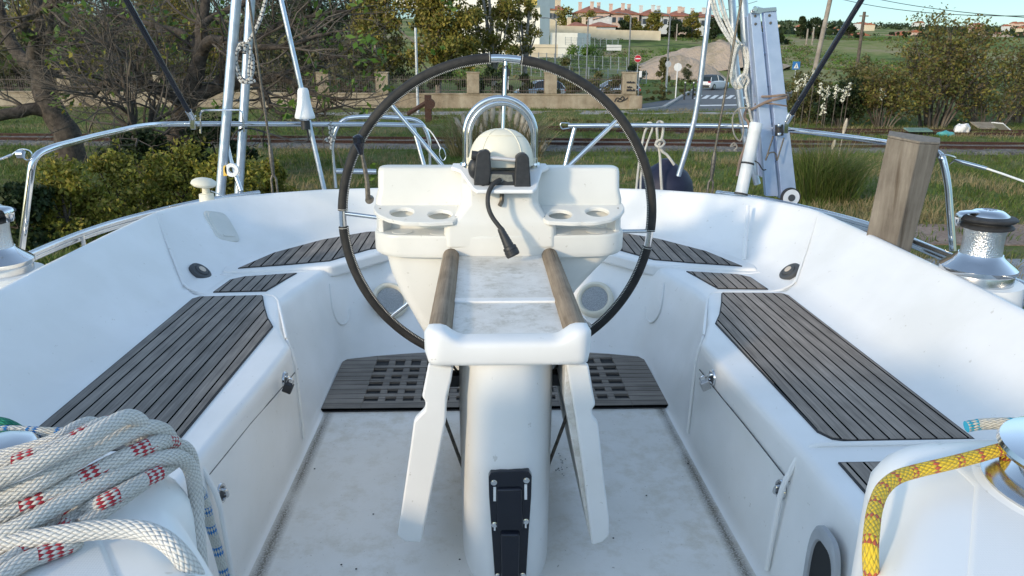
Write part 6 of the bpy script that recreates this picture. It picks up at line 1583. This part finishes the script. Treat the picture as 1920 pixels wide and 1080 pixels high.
# mounds of dirt
M_dirt = mat('pale_dirt', (.22, .19, .12), (.42, .33, .255), .25, .95, bump=1, bscale=2.2, bdist=.35, lo=.3, hi=.5, det=8)
def mound(name, x, yt, Yd, wpx, label, seed, dp=.6):
    c = P(x, yt, Y=Yd); w_ = wpx*Yd/1400/2; zb = H(c.x, Yd)-.5; m = MB(); rg = []
    for i in range(25):
        r_ = i/24; ring_ = []
        for j in range(64):
            a = 2*math.pi*j/64; q_ = Vector((c.x+math.cos(a)*r_*w_, Yd+math.sin(a)*r_*w_*dp, 0))
            hgt = (c.z-zb)*(max(0, 1-r_**1.5*(1+.5*noise.noise(Vector((math.cos(a)*1.3, math.sin(a)*1.3, seed)))))*(1+.35*noise.noise(Vector((q_.x*.13, q_.y*.13, seed))))+.09*noise.noise(Vector((q_.x*.5, q_.y*.5, seed)))+.05*noise.noise(Vector((q_.x*1.3, q_.y*1.3, seed)))*(r_ < .95))
            ring_.append((q_.x, q_.y, zb+hgt))
        rg.append(ring_)
    m.loft(rg, caps=False); return tag(m.build(name, M_dirt, None, 80), label, None, None, 'structure')
mound('dirt_mound', 1268, 102, 112, 190, 'pale dirt mound right of the no entry sign', 1)
mound('dirt_mound', 1335, 82, 135, 290, 'large pale dirt mound behind the street lamp', 2)
mound('dirt_mound', 1560, 77, 205, 190, 'pale rocky bank right of the ladder', 4, .25)
mound('dirt_mound', 1860, 62, 300, 160, 'pale rocky bank behind the autumn shrub', 5, .2)
for i, (x, yt, w_, Yd, kd, lab) in enumerate(((1072, 11, 52, 208, 'olive', 'round tree between the first two hilltop houses'), (1108, 22, 40, 212, 'olive', 'round tree before the second hilltop house'), (1184, 22, 40, 206, 'olive', 'round tree before the third hilltop house'), (1228, 23, 36, 208, 'olive', 'round tree before the fourth hilltop house'), (1300, 24, 34, 210, 'olive', 'round tree seen left of the curved tube on the hill'), (1340, 26, 50, 206, 'dark', 'round tree seen behind the right arch tubes on the hill'), (1165, 40, 34, 200, 'dark', 'dark bush at the corner of the cream boundary wall'), (1268, 38, 60, 205, 'dark', 'dark shrubs before the fifth hilltop house'), (1395, 38, 60, 200, 'dark', 'dark tree on the hill behind the ladder'),
     (1505, 28, 16, 230, 'pine', 'slim cypress on the ridge right of the ladder'), (1532, 34, 56, 232, 'pine', 'broad dark pine on the ridge right of the ladder'), (1595, 50, 60, 240, 'pine', 'low pine on the ridge under the right strut'), (1190, 122, 40, 100, 'dark', 'dark bush behind the no entry sign'), (1075, 84, 60, 118, 'green', 'green bush on the slope right of the white building'), (1105, 88, 80, 112, 'green', 'spreading green bush on the slope'), (1060, 108, 36, 84, 'scrub', 'reedy dark bush behind the wheel rim'), (1245, 108, 26, 96, 'scrub', 'small bush before the pale dirt mound'), (1450, 60, 90, 190, 'dark', 'dark scrub on the ridge behind the ladder'), (1700, 60, 150, 240, 'pine', 'pine belt behind the autumn shrub'), (1820, 52, 120, 260, 'pine', 'pine belt at the right edge'))):
    leafytree(x, yt, Yd, w_, lab, kd, seed=800+i, dens=1.0, lsize=.62 if Yd > 150 else .3, trunk=Yd > 150, group='trees and bushes on the hill', blobs=16, hfrac=.12, name='hill_tree' if Yd > 150 else 'bush', cat='tree' if Yd > 150 else 'bush', blobr=.25)
rn = random.Random(5)
for i in range(30):
    Yd = rn.uniform(500, 1000); X = rn.uniform(.36, .74)*Yd; z = H(X, Yd); s_ = rn.uniform(7, 15)
    m = MB().box((X, Yd, z+3), (s_, s_*.7, 7)); t = m.build('distant_house', M_ren[i % 3]); tag(t, ['tiny cream walled house of the distant town', 'tiny pinkish walled house of the distant town', 'tiny grey white walled house of the distant town'][i % 3], 'house', ['cream houses of the distant town', 'pinkish houses of the distant town', 'grey white houses of the distant town'][i % 3])
    if 1: MB().extr([(X-s_/2-.3, Yd-s_*.35-.3, z+6.5), (X+s_/2+.3, Yd-s_*.35-.3, z+6.5), (X, Yd-s_*.35-.3, z+8.8)], (0, s_*.7+.6, 0)).build('roof', M_tile, t).matrix_parent_inverse
# litter by the track
t = thing('plastic_bag', 'crumpled white plastic bag lying in the grass at the right', 'bag', P(1802, 255, z=G))
b = MB(); c = P(1802, 249, z=G); c.z = G+.18
rg = []
b.ell(c, (.38, .25, .26), 20, 12); b.v = [tuple(Vector(v)+Vector((noise.noise(Vector(v)*5), noise.noise(Vector(v)*5+Vector((4, 0, 0))), noise.noise(Vector(v)*5+Vector((0, 7, 0)))))*.16) for v in b.v]
b.build('bag', mat('white_film', (.7, .7, .7), None, rough=.4), t)
b = MB(); c = P(1772, 256, z=G); c.z = G+.1; b.ell(c, (.42, .2, .14), 16, 8); b.v = [tuple(Vector(v)+Vector((0, 0, noise.noise(Vector(v)*4)*.12))) for v in b.v]
tag(b.build('turquoise_sheet', mat('turquoise_plastic', (.06, .30, .30), (.10, .38, .38), 4, .5)), 'crumpled turquoise plastic sheet left of the white bag', 'litter')
c = P(1878, 248, z=G); rot = Matrix.Rotation(.3, 3, 'Z') @ Matrix.Rotation(.5, 3, 'Y')
tag(MB().box((c.x, c.y, G+.22), (.95, .6, .05), rot).build('white_board', M_sw, None, bevel=.01), 'white board lying tilted in the grass at the right edge', 'litter')
c = P(1850, 243, z=G)
tag(MB().box((c.x, c.y, G+.2), (1.3, .8, .06), Matrix.Rotation(.3, 3, 'X')).build('grey_board', mat('grey_board', (.22, .19, .15), (.3, .27, .22), 3, .9), None, bevel=.01), 'weathered grey board lying behind the white board', 'litter')
c = P(1697, 250, z=G)
tag(MB().box((c.x, c.y-1, G+.25), (1.1, .5, .06), Matrix.Rotation(.2, 3, 'X')).build('glass_sheet', mat('green_glass_sheet', (.14, .25, .22), (.2, .3, .27), 3, .2), None, bevel=.01), 'pale green glass sheet standing in the grass above the wooden plank', 'litter')
